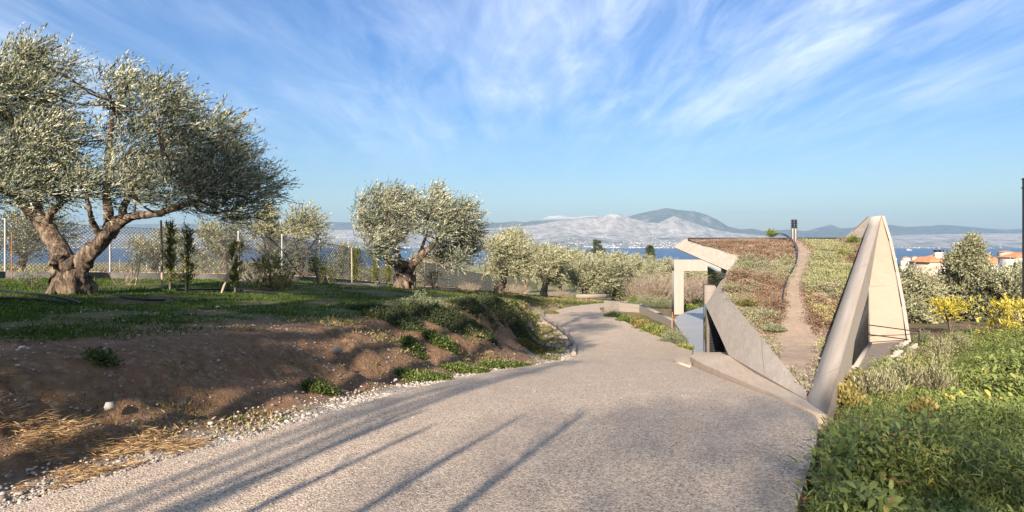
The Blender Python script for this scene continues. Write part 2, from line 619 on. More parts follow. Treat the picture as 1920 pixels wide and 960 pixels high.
t.set(Roughness=0.95)
M['earth'] = t.m

t = NT('roof_soil')
n_b = t.noise(7, 7, 0.7)
c = t.mix(t.rng(n_b, 0.3, 0.7), (0.20, 0.135, 0.095), (0.36, 0.26, 0.19))
vs = t.n.new('ShaderNodeSeparateColor')
t.l.new(t.voro(30), vs.inputs[0])
c = t.mix(t.rng(vs.outputs[0], 0.8, 0.86, 0, 0.7), c, (0.5, 0.43, 0.35))
t.col(c)
t.bump(n_b, 0.9, 0.03)
t.set(Roughness=0.95)
M['roofsoil'] = t.m
t = NT('roof_path')
n_b = t.noise(9, 7, 0.7)
c = t.mix(t.rng(n_b, 0.3, 0.7), (0.24, 0.175, 0.128), (0.37, 0.28, 0.21))
c = t.mix(t.rng(t.noise(60, 3), 0.4, 0.65, 0, 0.5), c, (0.24, 0.18, 0.14))
t.col(c)
t.bump(n_b, 0.7, 0.02)
t.set(Roughness=0.95)
M['path'] = t.m

t = NT('sea_water')
n_b = t.noise(1.0, 5, 0.6, t.mp((0.004, 0.012, 0.01)))
t.col(t.mix(t.rng(n_b, 0.3, 0.7), (0.006, 0.03, 0.085), (0.01, 0.042, 0.11)))
t.bump(t.noise(1.0, 4, 0.6, t.mp((0.05, 0.12, 0.1))), 0.25, 2.0)
t.set(Roughness=0.35)
M['sea'] = t.m

t = NT('limestone_mountain')
n_a = t.noise(0.0016, 8, 0.65)
n_b = t.noise(0.006, 7, 0.65)
scrub = t.mix(t.rng(n_b, 0.3, 0.7), (0.06, 0.075, 0.05), (0.15, 0.145, 0.11))
rock = t.mix(t.rng(n_b, 0.3, 0.7), (0.17, 0.155, 0.135), (0.44, 0.40, 0.36))
bare = t.attr('bare')
f = t.rng(t.math('ADD', bare, t.math('MULTIPLY', t.math('SUBTRACT', n_a, 0.5), 1.5)), 0.35, 0.7)
c = t.mix(f, scrub, rock)
c = t.mix(t.attr('snow'), c, (0.72, 0.69, 0.66))
t.col(c)
t.bump(n_b, 0.9, 110)
t.set(Roughness=1.0)
M['mount'] = t.m

t = NT('landing_tiles')
bt = t.n.new('ShaderNodeTexBrick')
bt.inputs['Scale'].default_value = 4.0
bt.inputs['Color1'].default_value = (0.20, 0.165, 0.14, 1)
bt.inputs['Color2'].default_value = (0.27, 0.22, 0.185, 1)
bt.inputs['Mortar'].default_value = (0.10, 0.085, 0.075, 1)
bt.inputs['Mortar Size'].default_value = 0.03
t.l.new(t.co, bt.inputs['Vector'])
t.col(bt.outputs['Color'])
t.set(Roughness=0.8)
M['landing'] = t.m

# ------------------------------------------------------------------ the lie of the land
_gy = np.array([(-400, -0.4), (-40, -1.2), (0, -1.6), (3, -1.66), (5, -1.70), (7, -1.80), (10, -2.16), (12.7, -2.50), (15, -2.83), (18, -3.12),
                (20, -3.25), (24, -3.42), (28, -3.5), (36, -3.75), (45, -4.15), (60, -5.2), (100, -8), (400, -20)])
_ys = np.arange(-60, 110, 0.1)
_gs = np.convolve(np.pad(np.interp(_ys, _gy[:, 0], _gy[:, 1]), 10, mode='edge'), np.ones(21) / 21, 'valid')


def gy(y):
    return np.interp(y, _ys, _gs)


def on_road(px, row):
    d = np.arange(2.5, 60, 0.01)
    r = HZ - F * gy(d) / d
    dd = d[np.argmin(np.abs(r - row))]
    return ((px - 960) / F * dd, dd)


_lp = [(0, 957), (150, 908), (300, 866), (480, 817), (600, 780), (713, 747), (813, 720), (913, 698), (1013, 683), (1060, 676), (1080, 668), (1082, 650), (1067, 627), (1047, 612), (1023, 597), (1020, 587)]
LE = [on_road(*p) for p in _lp]
RE = [(1.77, 3.83), (2.58, 5.2), (3.12, 6.25), (3.12, 7.2), (3.15, 8.2), (3.26, 9.5), (3.4, 11), (3.65, 12.7), (4.25, 14.5), (5.1, 17.3), (5.2, 21.7), (5.0, 27.3), (4.7, 31.5)]
_l = np.array([(-3.2 - 0.62 * 64, -60)] + LE + [(2.3, 33.3), (5.2, 39), (9, 43.5), (15, 47), (40, 60), (80, 110)])
_r = np.array([(1.77 - 0.58 * 64, -60)] + RE + [(4.8, 33.3), (5.6, 36.2), (9.5, 40), (15, 43.3), (40, 56), (84, 108)])
_o = np.argsort(_l[:, 1])
_l = _l[_o]


def smooth_interp(y, pts, k=11):
    v = np.interp(_ys, pts[:, 1], pts[:, 0])
    v = np.convolve(np.pad(v, k // 2, mode='edge'), np.ones(k) / k, 'valid')
    return np.interp(y, _ys, v)


def xl(y):
    return smooth_interp(y, _l)


def xr(y):
    return smooth_interp(y, _r, 5)


class TPS:
    def __init__(self, pts):
        p = np.array(pts, float)
        self.p = p[:, :2]
        n = len(p)
        K = self.k(np.linalg.norm(self.p[:, None] - self.p[None], axis=2)) + np.eye(n) * 0.4
        P = np.c_[np.ones(n), self.p]
        A = np.zeros((n + 3, n + 3))
        A[:n, :n], A[:n, n:], A[n:, :n] = K, P, P.T
        self.w = np.linalg.solve(A, np.r_[p[:, 2], 0, 0, 0])

    @staticmethod
    def k(r):
        return np.where(r > 1e-9, r * r * np.log(np.maximum(r, 1e-9)), 0)

    def __call__(self, x, y):
        q = np.stack([x, y], -1)
        z = self.w[-3] + self.w[-2] * x + self.w[-1] * y
        for i in range(len(self.p)):
            z = z + self.w[i] * self.k(np.linalg.norm(q - self.p[i], axis=-1))
        return z


TL = TPS([(-9.4, 13, -1.07), (-17.6, 21.3, -1.24), (-10.2, 27.2, -1.7), (-4.5, 26, -1.92), (-0.8, 37, -3.06), (2.3, 46, -4.0), (-8.4, 37, -2.6), (-6.3, 44, -3.4),
          (-4.3, 60, -4.75), (-2.4, 72, -5.9), (-5.1, 7.7, -1.1), (-5.4, 4, -0.95), (-12, 4, -0.75), (-20, 0, -0.5), (0, 19, -1.85), (-3.2, 12, -1.48), (-1.5, 15, -1.62),
          (0.2, 24, -2.4), (1.0, 28, -3.0), (1.5, 33, -3.4), (-0.5, 30, -2.75), (-40, 30, -1.2), (-40, 0, -0.4), (-30, 60, -3.0), (-15, 60, -3.8), (-12, -10, -0.6), (-60, 60, -2.5), (-30, -30, 0.0), (10, 60, -5.6), (8, 75, -7)])
TR = TPS([(2.6, 4, -1.75), (4, 6, -1.86), (8, 6, -1.86), (14, 6, -1.85), (6, 9, -2.1), (10, 10, -2.15), (7.5, 12, -2.55), (12, 14, -2.35), (14, 20, -2.9), (20, 20, -2.75), (10, 15, -2.55), (9, 17, -3.1), (8, 20, -3.5),
          (10, 30, -3.4), (7, 30, -3.48), (20, 30, -3.7), (7, 40, -3.9), (25, 45, -5), (10, 60, -5.6), (30, 0, -1.7), (40, 30, -4), (0, -20, -1.4), (30, -30, -1), (5.6, 18, -3.36), (5.4, 25, -3.5), (5, 13, -2.6), (40, 60, -7)])

_fpx = np.array([-1200, 0, 400, 800, 1000, 1150, 1300, 1500, 1700, 1920, 3000.0])
_fd = np.array([40, 60, 90, 140, 230, 330, 400, 700, 1000, 1300, 2000, 2700, 3400, 6000.0])
_ft = np.array([
    [-1.8, -2.6, -3.2, -4.0, -5.5, -8.5, -12, -28, -42, -58, -82, -94, -100, -110],
    [-1.9, -2.9, -3.5, -4.3, -6.0, -9, -12, -30, -45, -60, -82, -94, -100, -110],
    [-2.2, -3.2, -3.7, -4.6, -6.2, -9, -12, -30, -45, -60, -82, -94, -100, -110],
    [-3.2, -4.7, -6.0, -7.5, -9.5, -13, -16, -32, -45, -60, -82, -94, -100, -110],
    [-3.5, -5.3, -7.0, -8.5, -10, -13, -16, -32, -45, -60, -82, -94, -100, -110],
    [-3.9, -5.4, -7.2, -8.6, -9.8, -12, -14.5, -32, -45, -60, -82, -94, -100, -110],
    [-3.9, -5.6, -7.4, -8.8, -10, -12, -14.5, -30, -42, -60, -82, -94, -100, -110],
    [-4.5, -6.6, -9.0, -12, -15, -18, -20, -28, -34, -50, -80, -94, -100, -110],
    [-5.0, -7.0, -10, -14, -17.5, -20.5, -22, -27.5, -29.5, -42, -76, -94, -100, -110],
    [-4.5, -6.5, -9, -11.5, -13.5, -15.5, -17, -20, -24, -34, -74, -92, -100, -110],
    [-4.5, -6.5, -9, -11.5, -13.5, -15.5, -17, -20, -24, -34, -74, -92, -100, -110]])


def far_z(x, y):
    r = np.hypot(x, y)
    b = np.arctan2(x, np.maximum(y, 1e-3) if np.isscalar(y) else y)
    px = 960 + F * np.tan(np.clip(b, -1.15, 1.15))
    back = sstep(1.2, 1.9, np.abs(b))
    lx = np.clip(np.interp(px, _fpx, np.arange(len(_fpx))), 0, len(_fpx) - 1.001)
    ly = np.clip(np.interp(np.log(np.maximum(r, 1)), np.log(_fd), np.arange(len(_fd))), 0, len(_fd) - 1.001)
    i, j = lx.astype(int), ly.astype(int)
    u, v = lx - i, ly - j
    u = u * u * (3 - 2 * u)
    z = (_ft[i, j] * (1 - u) + _ft[i + 1, j] * u) * (1 - v) + (_ft[i, j + 1] * (1 - u) + _ft[i + 1, j + 1] * u) * v
    return z * (1 - back) + back * (-1.0 + 0.02 * r)


def parts(x, y):
    yc = np.clip(y, -59, 109)
    s = xl(yc) - x
    q = x - xr(yc)
    return s, q


def gz(x, y, rough=False):
    x = np.atleast_1d(np.asarray(x, float))
    y = np.atleast_1d(np.asarray(y, float))
    s, q = parts(x, y)
    g = gy(np.clip(y, -59, 109))
    toe = np.interp(y, [0, 12, 16, 20, 28, 34], [0.45, 0.45, 0.9, 1.1, 0.6, 0.3])
    wd = np.interp(y, [-10, 4, 8, 12, 15, 19, 24, 28], [3, 2.2, 2.4, 3.0, 2.4, 1.4, 1.0, 0.8])
    b = sstep(0, 1, (s - toe) / wd)
    left = g - 0.07 + (TL(x, y) - g + 0.07) * b
    k = sstep(0.0, 0.9, q)
    right = (g - 0.16) * (1 - k) + TR(x, y) * k
    near = np.where(s > 0, left, np.where(q > 0, right, g - 0.07))
    if rough:
        bank = np.where(s > 0, np.clip(4 * b * (1 - b), 0, 1), 0)
        a = np.where(s > 0.2, 0.05 + 0.22 * bank, 0) * sstep(60, 25, np.hypot(x, y))
        near = near + a * (fbm(x * 1.3, y * 1.3, 5, 4) - 0.5) * 1.6 + np.where(s > .3, .07 * (bank * .8 + .2), 0) * sstep(16, 9, np.hypot(x, y)) * (fbm(x * 8, y * 8, 25, 3) - .5) + np.where(s > 0.2, 0.05 * bank * (fbm(x * 5, y * 5, 9, 3) - 0.5), 0)
        near = near - 0.16 * bank * sstep(.5, .75, fbm(y * 2.4 + s * .5, s * .35, 19, 3)) * sstep(60, 25, np.hypot(x, y))
        near = near + np.where(q > 0.5, 0.10 * (fbm(x * 1.1, y * 1.1, 15, 3) - 0.5), 0)
    w = sstep(48, 80, np.hypot(x, y))
    return near * (1 - w) + far_z(x, y) * w


def gz1(x, y):
    return float(gz(x, y)[0])


def P(px, d, dz=0.0):
    """a point on the ground at bearing px and distance d"""
    x = (px - 960.0) / F * d
    return np.array([x, d, gz1(x, d) + dz])


# ground sheet: one polar grid, fine in front, coarse behind
ang = np.concatenate([np.radians(np.arange(-52, 50.01, 0.22)), np.radians(np.arange(54, 308, 4))])
rad = np.concatenate([[0.3], np.geomspace(1.2, 30, 190), np.geomspace(30.6, 5000, 110)])
A, R = np.meshgrid(ang, rad)
gx, gyy = np.sin(A) * R, np.cos(A) * R
gzv = gz(gx.ravel(), gyy.ravel(), True).reshape(gx.shape)
nA = len(ang)
ii, jj = np.meshgrid(np.arange(len(rad) - 1), np.arange(nA), indexing='ij')
fq = np.stack([ii * nA + jj, ii * nA + (jj + 1) % nA, (ii + 1) * nA + (jj + 1) % nA, (ii + 1) * nA + jj], -1).reshape(-1, 4)
mb = MB()
mb.add(np.stack([gx, gyy, gzv], -1), fq[:, ::-1])
ground = mb.build('ground', M['earth'], smooth=True)
tag(ground, kind='structure')
fx, fy = gx.ravel(), gyy.ravel()
s, q = parts(fx, fy)
rr = np.hypot(fx, fy)
crest = np.interp(fy, [-10, 4, 8, 12, 15, 19, 24, 28], [3.4, 2.9, 3.2, 3.3, 3.0, 2.2, 1.7, 1.2])
grassy = sstep(-0.5, 0.9, s - crest) * 0.95
grassy = np.where(s > 0, grassy, np.where(q > 0, 0.6, 0))
grassy = grassy * (0.55 + 0.45 * sstep(.38, .58, fbm(fx * 1.1, fy * 1.1, 55, 4))) - 0.25 * sstep(18, 26, fy) * (s > 0)
gravelly = np.where(s > 0, sstep(0.75, 0.25, s - np.interp(fy, [4, 14, 17, 27, 30], [0, 0, 0.7, 0.6, 0]) - 0.25 * fbm(fx * 2, fy * 2, 3, 2)), 0)
dry = sstep(24, 40, rr) * (1 - 0.4 * sstep(0, 3, q))
for nm, val in (('grassy', grassy), ('dry', dry), ('gravelly', gravelly)):
    at = ground.data.attributes.new(nm, 'FLOAT', 'POINT')
    at.data.foreach_set('value', np.clip(val, 0, 1).astype(np.float32))

# sea
mb = MB()
xs = np.linspace(-17000, 17000, 60)
ys = np.linspace(1500, 17000, 40)
X, Y = np.meshgrid(xs, ys)
n0 = len(xs)
ii, jj = np.meshgrid(np.arange(len(ys) - 1), np.arange(n0 - 1), indexing='ij')
mb.add(np.stack([X, Y, np.full_like(X, -90.0)], -1), np.stack([ii * n0 + jj, ii * n0 + jj + 1, (ii + 1) * n0 + jj + 1, (ii + 1) * n0 + jj], -1).reshape(-1, 4))
tag(mb.build('sea', M['sea']), kind='structure')

# mountains across the gulf: one relief, several ranges
RANGES = [  # (distance of the ridge, half width, [(px, row)...], bareness)
    (15200, 3600, [(-900, 440), (0, 434), (250, 420), (620, 415), (760, 420), (880, 417), (905, 416), (940, 417), (965, 414), (985, 416), (1015, 410), (1030, 404), (1050, 403), (1075, 407), (1100, 404), (1130, 404), (1160, 407), (1175, 406), (1200, 399), (1226, 394), (1250, 389), (1272, 393), (1300, 395), (1322, 401),
                    (1345, 411), (1365, 424), (1390, 430), (1410, 428), (1432, 433), (1480, 430), (1510, 433), (1535, 426), (1557, 420), (1578, 428), (1600, 426), (1620, 419), (1660, 420), (1700, 425), (1740, 423), (1770, 421), (1800, 423), (1850, 428), (1890, 430), (1920, 429), (2300, 436), (2900, 445)], 0.28),
    (12600, 2300, [(-900, 452), (200, 440), (500, 432), (700, 430), (900, 428), (980, 424), (1040, 415), (1090, 408), (1120, 406), (1140, 401), (1158, 401), (1180, 407), (1210, 415), (1235, 418), (1262, 404), (1290, 414), (1330, 427), (1370, 436), (1420, 440), (1500, 446), (1600, 445), (1700, 440), (1800, 438), (1920, 437), (2300, 446), (2900, 452)], 0.78),
    (10800, 1300, [(-900, 458), (300, 452), (700, 449), (900, 446), (1000, 449), (1080, 440), (1140, 447), (1200, 443), (1260, 446), (1330, 444), (1420, 452), (1600, 455), (1750, 452), (1850, 447), (1920, 450), (2900, 458)], 0.6)]
bp = np.linspace(-250, 2170, 620)
dd = np.concatenate([np.linspace(9250, 16500, 120), np.linspace(16700, 20000, 8)])
BP, DD = np.meshgrid(bp, dd)
H = np.full(BP.shape, -95.0)
BARE = np.full(BP.shape, 0.4)
wx = (BP - 960) / F * DD
n_r = fbm(wx / 1500, DD / 1500, 31, 6, True)
n_f = fbm(wx / 420, DD / 420, 41, 4, True)
for d0, wd, prof, bare in RANGES:
    p = np.array(prof, float)
    top = (HZ - np.interp(BP, p[:, 0], p[:, 1])) / F * d0 + 90
    u = (DD - d0) / wd
    u = u + 0.25 * (fbm(wx / 2200, DD * 0 + d0, int(d0), 3) - 0.5) * np.clip(np.abs(u) * 3, 0, 1)
    fall = np.clip(1 - np.abs(u), 0, 1) ** 1.05
    rough = 1 - np.clip((1 - fall) * 1.5, 0, 1.1) * (1.0 - n_r) * 1.15 - 0.18 * np.clip((1 - fall) * 2, 0, 1) * (n_f - .3)
    rough = np.maximum(rough, 0.02)
    h = top * fall * rough - 92
    hh = h > H
    H = np.where(hh, h, H)
    BARE = np.where(hh, bare, BARE)
coast = sstep(9330, 9480, DD + 120 * (fbm(wx / 700, wx * 0, 77, 4) - 0.5))
H = np.where(DD < 9600, np.maximum(H, -95 + 9 * coast), H)
H = np.maximum(H, np.where(DD > 9480, -86 + (DD - 9480) * 0.035 * sstep(0, 1500, DD - 9480) * n_r, -95))
SNOW = sstep(500, 620, H) * sstep(0.35, 0.6, n_r) * ((BP > 1000) & (BP < 1180))
n0 = len(bp)
ii, jj = np.meshgrid(np.arange(len(dd) - 1), np.arange(n0 - 1), indexing='ij')
mb = MB()
mb.add(np.stack([wx, DD, H], -1), np.stack([ii * n0 + jj, ii * n0 + jj + 1, (ii + 1) * n0 + jj + 1, (ii + 1) * n0 + jj], -1).reshape(-1, 4))
mo = tag(mb.build('mountains', M['mount'], smooth=True), kind='structure')
for nm, val in (('bare', BARE), ('snow', SNOW * 0.6)):
    at = mo.data.attributes.new(nm, 'FLOAT', 'POINT')
    at.data.foreach_set('value', np.clip(val, 0, 1).ravel().astype(np.float32))

# white towns along the far shore: hundreds of specks
mb = MB()


def mount_z(px, d):
    i = np.clip(np.searchsorted(bp, px), 0, n0 - 1)
    j = np.clip(np.searchsorted(dd, d), 0, len(dd) - 1)
    return H[j, i]


for k in range(1300):
    px = rng.uniform(-100, 1920) if rng.random() < 0.5 else rng.normal(1130, 120)
    d = 9500 + abs(rng.normal(0, 1)) * (650 if 900 < px < 1330 else 260)
    if vnoise(px / 30, d / 400, 3) < 0.38:
        continue
    z = mount_z(px, d)
    w, hgt = rng.uniform(9, 24), rng.uniform(6, 12)
    mb.box(((px - 960) / F * d, d, z + hgt / 2 - 2), (w, w * 0.8, hgt), rng.uniform(0, 1.5))
tag(mb.build('far_shore_town', M['town']), kind='stuff')

# ------------------------------------------------------------------ road
mb = MB()
yy = np.concatenate([np.arange(-40, 2, 1.0), np.arange(2, 31.5, 0.2), [31.5]])
Lp = np.stack([xl(yy), yy], 1)
Rp = np.stack([xr(yy), yy], 1)
extra_l = np.array([(2.3, 33.3), (3.6, 36.4), (5.2, 39), (9, 43.5), (15, 47), (30, 55)])
extra_r = np.array([(4.8, 33.3), (5.0, 35.0), (5.9, 36.6), (9.5, 40), (15, 43.3), (30, 51)])
Lp = np.vstack([Lp, extra_l])
Rp = np.vstack([Rp, extra_r])
NC = 10
f = np.linspace(0, 1, NC + 1)
G = Lp[:, None] * (1 - f)[None, :, None] + Rp[:, None] * f[None, :, None]
Z = gy(G[..., 1])
V = np.concatenate([G, Z[..., None]], -1)
n0 = NC + 1
ii, jj = np.meshgrid(np.arange(len(Lp) - 1), np.arange(NC), indexing='ij')
mb.add(V, np.stack([ii * n0 + jj, ii * n0 + jj + 1, (ii + 1) * n0 + jj + 1, (ii + 1) * n0 + jj], -1).reshape(-1, 4))
for side in (0, NC):                                  # the slab's edges
    e = V[:, side]
    lo = e - np.array([0, 0, 0.22])
    k = np.arange(len(e) - 1)
    mb.add(np.vstack([e, lo]), np.stack([k, k + 1, k + 1 + len(e), k + len(e)], 1))
tag(mb.build('road', M['road']), kind='structure')

# pale raised edging along the far left curve of the road
kp = [(xl(y) - 0.06, y, gy(y) + 0.03) for y in np.arange(16, 33, 0.5)]
mb = MB()
mb.tube(kp, 0.07, 6)
tag(mb.build('road_edging', M['lowwall'], smooth=True), kind='structure')

# ------------------------------------------------------------------ vegetation builders
WIND = np.array([0.72, 0.1, 0.38])


def leaf_quads(mb, base, d, L, Wd, tint, curl=0.15, flat=0.0):
    n = len(base)
    rv = rng.normal(size=(n, 3))
    if flat:
        rv = rv * (1 - flat) + np.array([0, 0, 1.0]) * flat * 2
        side = nrm(np.cross(d, rv))
    else:
        side = nrm(np.cross(d, rv))
    nn = np.cross(side, d)
    L = np.broadcast_to(L, (n,))[:, None]
    Wd = np.broadcast_to(Wd, (n,))[:, None]
    v = np.stack([base, base + d * L * 0.45 + side * Wd * 0.5 + nn * L * curl * 0.4, base + d * L - nn * L * curl * 0.3, base + d * L * 0.45 - side * Wd * 0.5 + nn * L * curl * 0.4], 1)
    i = np.arange(n)[:, None] * 4
    mb.add(v.reshape(-1, 3), i + np.array([[0, 1, 2, 3]]), tint)


def ell_points(c, r, n, p=2.0):
    v = nrm(rng.normal(size=(n, 3)))
    u = rng.random(n) ** (1 / p)
    return np.asarray(c) + v * u[:, None] * np.asarray(r), v


def sprigs(mb, c, r, n_tw, n_lf, tl, L, Wd, wind=WIND, wk=0.8, t0=0.5, tv=0.26, spread=0.75, p=2.2, out=0.7):
    b, v = ell_points(c, r, n_tw, p)
    d = nrm(v * out + wind * wk + rng.normal(size=(n_tw, 3)) * 0.35 + np.array([0, 0, 0.15]))
    tl = tl * rng.uniform(0.5, 1.25, n_tw)
    k = (np.arange(n_lf) + 0.5) / n_lf
    base = b[:, None] + d[:, None] * (tl[:, None] * k[None])[..., None]
    sag = np.zeros_like(base)
    sag[..., 2] = -(k[None] ** 2) * tl[:, None] * 0.12
    base = (base + sag).reshape(-1, 3)
    ld = np.repeat(d, n_lf, 0) + rng.normal(size=(len(base), 3)) * spread * 0.6
    tw_t = np.repeat(rng.normal(t0, tv, n_tw), n_lf)
    leaf_quads(mb, base, nrm(ld), L * rng.uniform(0.7, 1.25, len(base)), Wd * rng.uniform(0.7, 1.2, len(base)), np.clip(tw_t + rng.normal(0, 0.14, len(base)), 0, 1))


def bez(pts, n=8):
    """smooth curve through the points"""
    p = np.asarray(pts, float)
    t = np.linspace(0, len(p) - 1, n)
    out = []
    for a in t:
        i = min(int(a), len(p) - 2)
        u = a - i
        p0, p1, p2, p3 = p[max(i - 1, 0)], p[i], p[i + 1], p[min(i + 2, len(p) - 1)]
        out.append(0.5 * (2 * p1 + (p2 - p0) * u + (2 * p0 - 5 * p1 + 4 * p2 - p3) * u * u + (3 * p1 - p0 - 3 * p2 + p3) * u ** 3))
    return np.array(out)


def limb(mb, pts, r0, r1, n=12, seg=10, flute=0.1, wob=0.04):
    c = bez(pts, n)
    w = rng.normal(size=c.shape) * wob * np.linspace(r0, r1, n)[:, None] * 3
    w[0] = 0
    c = c + w
    mb.tube(c, np.linspace(r0, r1, n), seg, flute, ph=rng.uniform(0, 6))
    return c


def branches_to(mb, clumps, limb_pts, r=0.03):
    """a bent branch from the nearest limb to every clump of leaves"""
    lp = np.vstack(limb_pts)
    for c, rd in clumps:
        c = np.asarray(c)
        cand = lp[lp[:, 2] < c[2] + 0.2] if np.any(lp[:, 2] < c[2] + 0.2) else lp
        a = cand[np.argmin(np.linalg.norm(cand - c, axis=1))]
        m = (a + c) / 2 + rng.normal(size=3) * 0.08 * np.linalg.norm(c - a)
        m[2] -= 0.05 * np.linalg.norm(c - a)
        mb.tube(bez([a, m, c], 7), np.linspace(r, r * 0.35, 7), 5, caps=False)
        for k in range(4):
            e = c + nrm(rng.normal(size=3) + np.array([0.3, 0, 0.5])) * np.asarray(rd) * 0.8
            mb.tube(bez([m, (c * 0.6 + e * 0.4), e], 5), np.linspace(r * 0.45, r * 0.15, 5), 4, caps=False)


def olive_from(name, base, limbs, clumps, label, group, leaf_n, leafL, leafW, tl, mat='olive', flare=1.0, trunk_r=0.3, bare_share=0.0, t0=0.5, wk=0.8, spread=0.75):
    root = empty(name, base, label, 'tree', group)
    tb = MB()
    lp = []
    for pts, r0, r1 in limbs:
        lp.append(limb(tb, pts, r0, r1, n=max(10, 5 * len(pts)), seg=14, flute=0.10 if r0 > 0.12 else 0.05))
    # root flare
    if flare:
        for k in range(7):
            a = k / 7 * 2 * math.pi + rng.uniform(-.3, .3)
            e = np.array([math.cos(a), math.sin(a), 0]) * trunk_r * rng.uniform(1.25, 1.75)
            e[2] = -0.14
            tb.tube(bez([base + np.array([0, 0, trunk_r * 1.5]) + e * np.array([0.35, 0.35, 0]), base + e * np.array([.62, .62, 0]) + np.array([0, 0, trunk_r * 0.55]), base + e], 7), np.linspace(trunk_r * 0.42, trunk_r * 0.22, 7), 8, 0.14)
    tb.build('trunk', M['bark'], root, smooth=True)
    bb = MB()
    branches_to(bb, clumps, lp, 0.026 if trunk_r > 0.2 else 0.02)
    tag(bb.build('branch', M['branch'], root, smooth=True), kind='stuff')
    cb = MB()
    vol = np.array([np.prod(r) ** (2 / 3) for c, r in clumps])
    nt = np.maximum((vol / vol.sum() * leaf_n / 14).astype(int), 6)
    for (c, r), n in zip(clumps, nt):
        sprigs(cb, c, r, n, 14, tl, leafL, leafW, t0=t0 + rng.normal(0, 0.09), wk=wk, spread=spread)
    cb.build('crown', M[mat], root, attr=True)
    return root


def px_clumps(lst, d, spread, flat=0.85):
    out = []
    for it in lst:
        px, row, r = it[:3]
        dd_ = d + (it[3] if len(it) > 3 else rng.uniform(-spread, spread))
        c = U(px, row, dd_)
        rm = r / F * dd_
        out.append((c, (rm, rm * 1.05, rm * flat)))
    return out


# ------------------------------------------------------------------ olive tree nearest the camera (forked)
D1 = 13.0
b1 = P(133, D1)


def q(px, row, dz=0.0, d=D1):
    return U(px, row, d + dz)


limbs1 = [([b1 + (0, 0, -0.15), q(130, 530), q(132, 508), q(128, 490, .0)], 0.40, 0.27),
          ([q(126, 512), q(118, 488), q(100, 450, .1), q(78, 415, .2), q(50, 385, .3), q(10, 355, .5), q(-50, 315, .7)], 0.22, 0.08),
          ([q(142, 518), q(155, 490), q(180, 462, -.1), q(208, 432, -.2), q(228, 410, -.3)], 0.21, 0.11),
          ([q(224, 416, -.3), q(250, 405, -.4), q(290, 400, -.5), q(335, 388, -.7), q(390, 365, -.9), q(430, 350, -1)], 0.10, 0.035),
          ([q(205, 432, -.2), q(203, 400, -.1), q(200, 360, 0), q(206, 300, .1), q(207, 250, .2), q(215, 190, .3)], 0.11, 0.025),
          ([q(190, 445, -.2), q(175, 420, -.4), q(168, 395, -.6), q(160, 350, -.8)], 0.07, 0.03),
          ([q(88, 430, .2), q(95, 400, 0), q(118, 378, -.2), q(130, 360, -.4), q(150, 320, -.5)], 0.085, 0.03),
          ([q(72, 410, .2), q(68, 370, .5), q(55, 300, .7), q(40, 220, .8)], 0.11, 0.03),
          ([q(230, 412, -.3), q(235, 380, .2), q(270, 330, .7), q(310, 270, .9)], 0.09, 0.03),
          ([q(108, 485, -.25), q(100, 500, -.35)], 0.12, 0.08)]
cl1 = [(45, 100, 26), (20, 130, 40), (62, 128, 34), (-25, 165, 60), (35, 175, 55), (78, 170, 30), (94, 215, 30), (20, 235, 65), (75, 260, 58), (106, 265, 28), (-50, 260, 75), (10, 310, 62), (75, 320, 52),
       (118, 315, 34), (-40, 345, 65), (25, 365, 40), (105, 365, 36), (120, 140, 14), (-110, 300, 80), (-100, 200, 70),
       (205, 175, 26), (222, 150, 16), (240, 160, 14), (200, 205, 22), (225, 215, 30), (215, 250, 28), (270, 175, 24), (300, 190, 40), (330, 215, 44), (290, 235, 42), (255, 265, 40), (345, 265, 46), (305, 285, 50),
       (385, 260, 34), (410, 240, 28), (425, 275, 34), (400, 310, 50), (355, 325, 54), (270, 325, 50), (215, 315, 42), (190, 365, 36), (250, 365, 40), (310, 365, 44), (370, 375, 44), (430, 335, 42), (450, 365, 42), (490, 345, 24),
       (505, 352, 14), (415, 400, 32), (455, 395, 28), (345, 350, 50), (235, 345, 40), (145, 350, 40), (60, 345, 45), (400, 340, 46)]
olive_from('olive_tree', b1, limbs1, px_clumps([(a_, b_, c_ * .78) for a_, b_, c_ in cl1], D1, 1.3), 'large windswept olive tree with a thick forked gnarled trunk at the left edge', 'olive trees on the grass bank left of the road', 95000, 0.092, 0.021, 0.62, trunk_r=0.29, t0=0.5, wk=1.3, spread=.5)

big_olive = [o for o in COL.objects if o.get('label', '').startswith('large windswept')][0]
cb = MB()
for px, row, n in [(112, 118, 16), (128, 112, 12), (138, 158, 14), (142, 190, 10), (130, 225, 12), (198, 150, 16), (206, 135, 16), (222, 138, 16), (238, 160, 14), (232, 180, 16), (262, 160, 12), (275, 165, 14), (300, 168, 14), (332, 185, 14), (362, 225, 12), (395, 225, 16), (412, 228, 16), (428, 250, 12), (450, 290, 14), (470, 330, 12), (490, 350, 16), (505, 358, 12),
                    (20, 92, 18), (45, 85, 18), (70, 110, 14), (150, 230, 8), (455, 330, 14), (180, 240, 10), (160, 340, 20), (185, 255, 14), (60, 95, 12), (-5, 110, 16)]:
    c = U(px - 8, row + 12, D1 + rng.uniform(-.8, .8))
    sprigs(cb, c, (.16, .2, .14), n, 20, 0.62, 0.088, 0.021, spread=.5, t0=.66, wk=1.3)
cb.build('wispy_shoots', M['olive'], big_olive, attr=True)

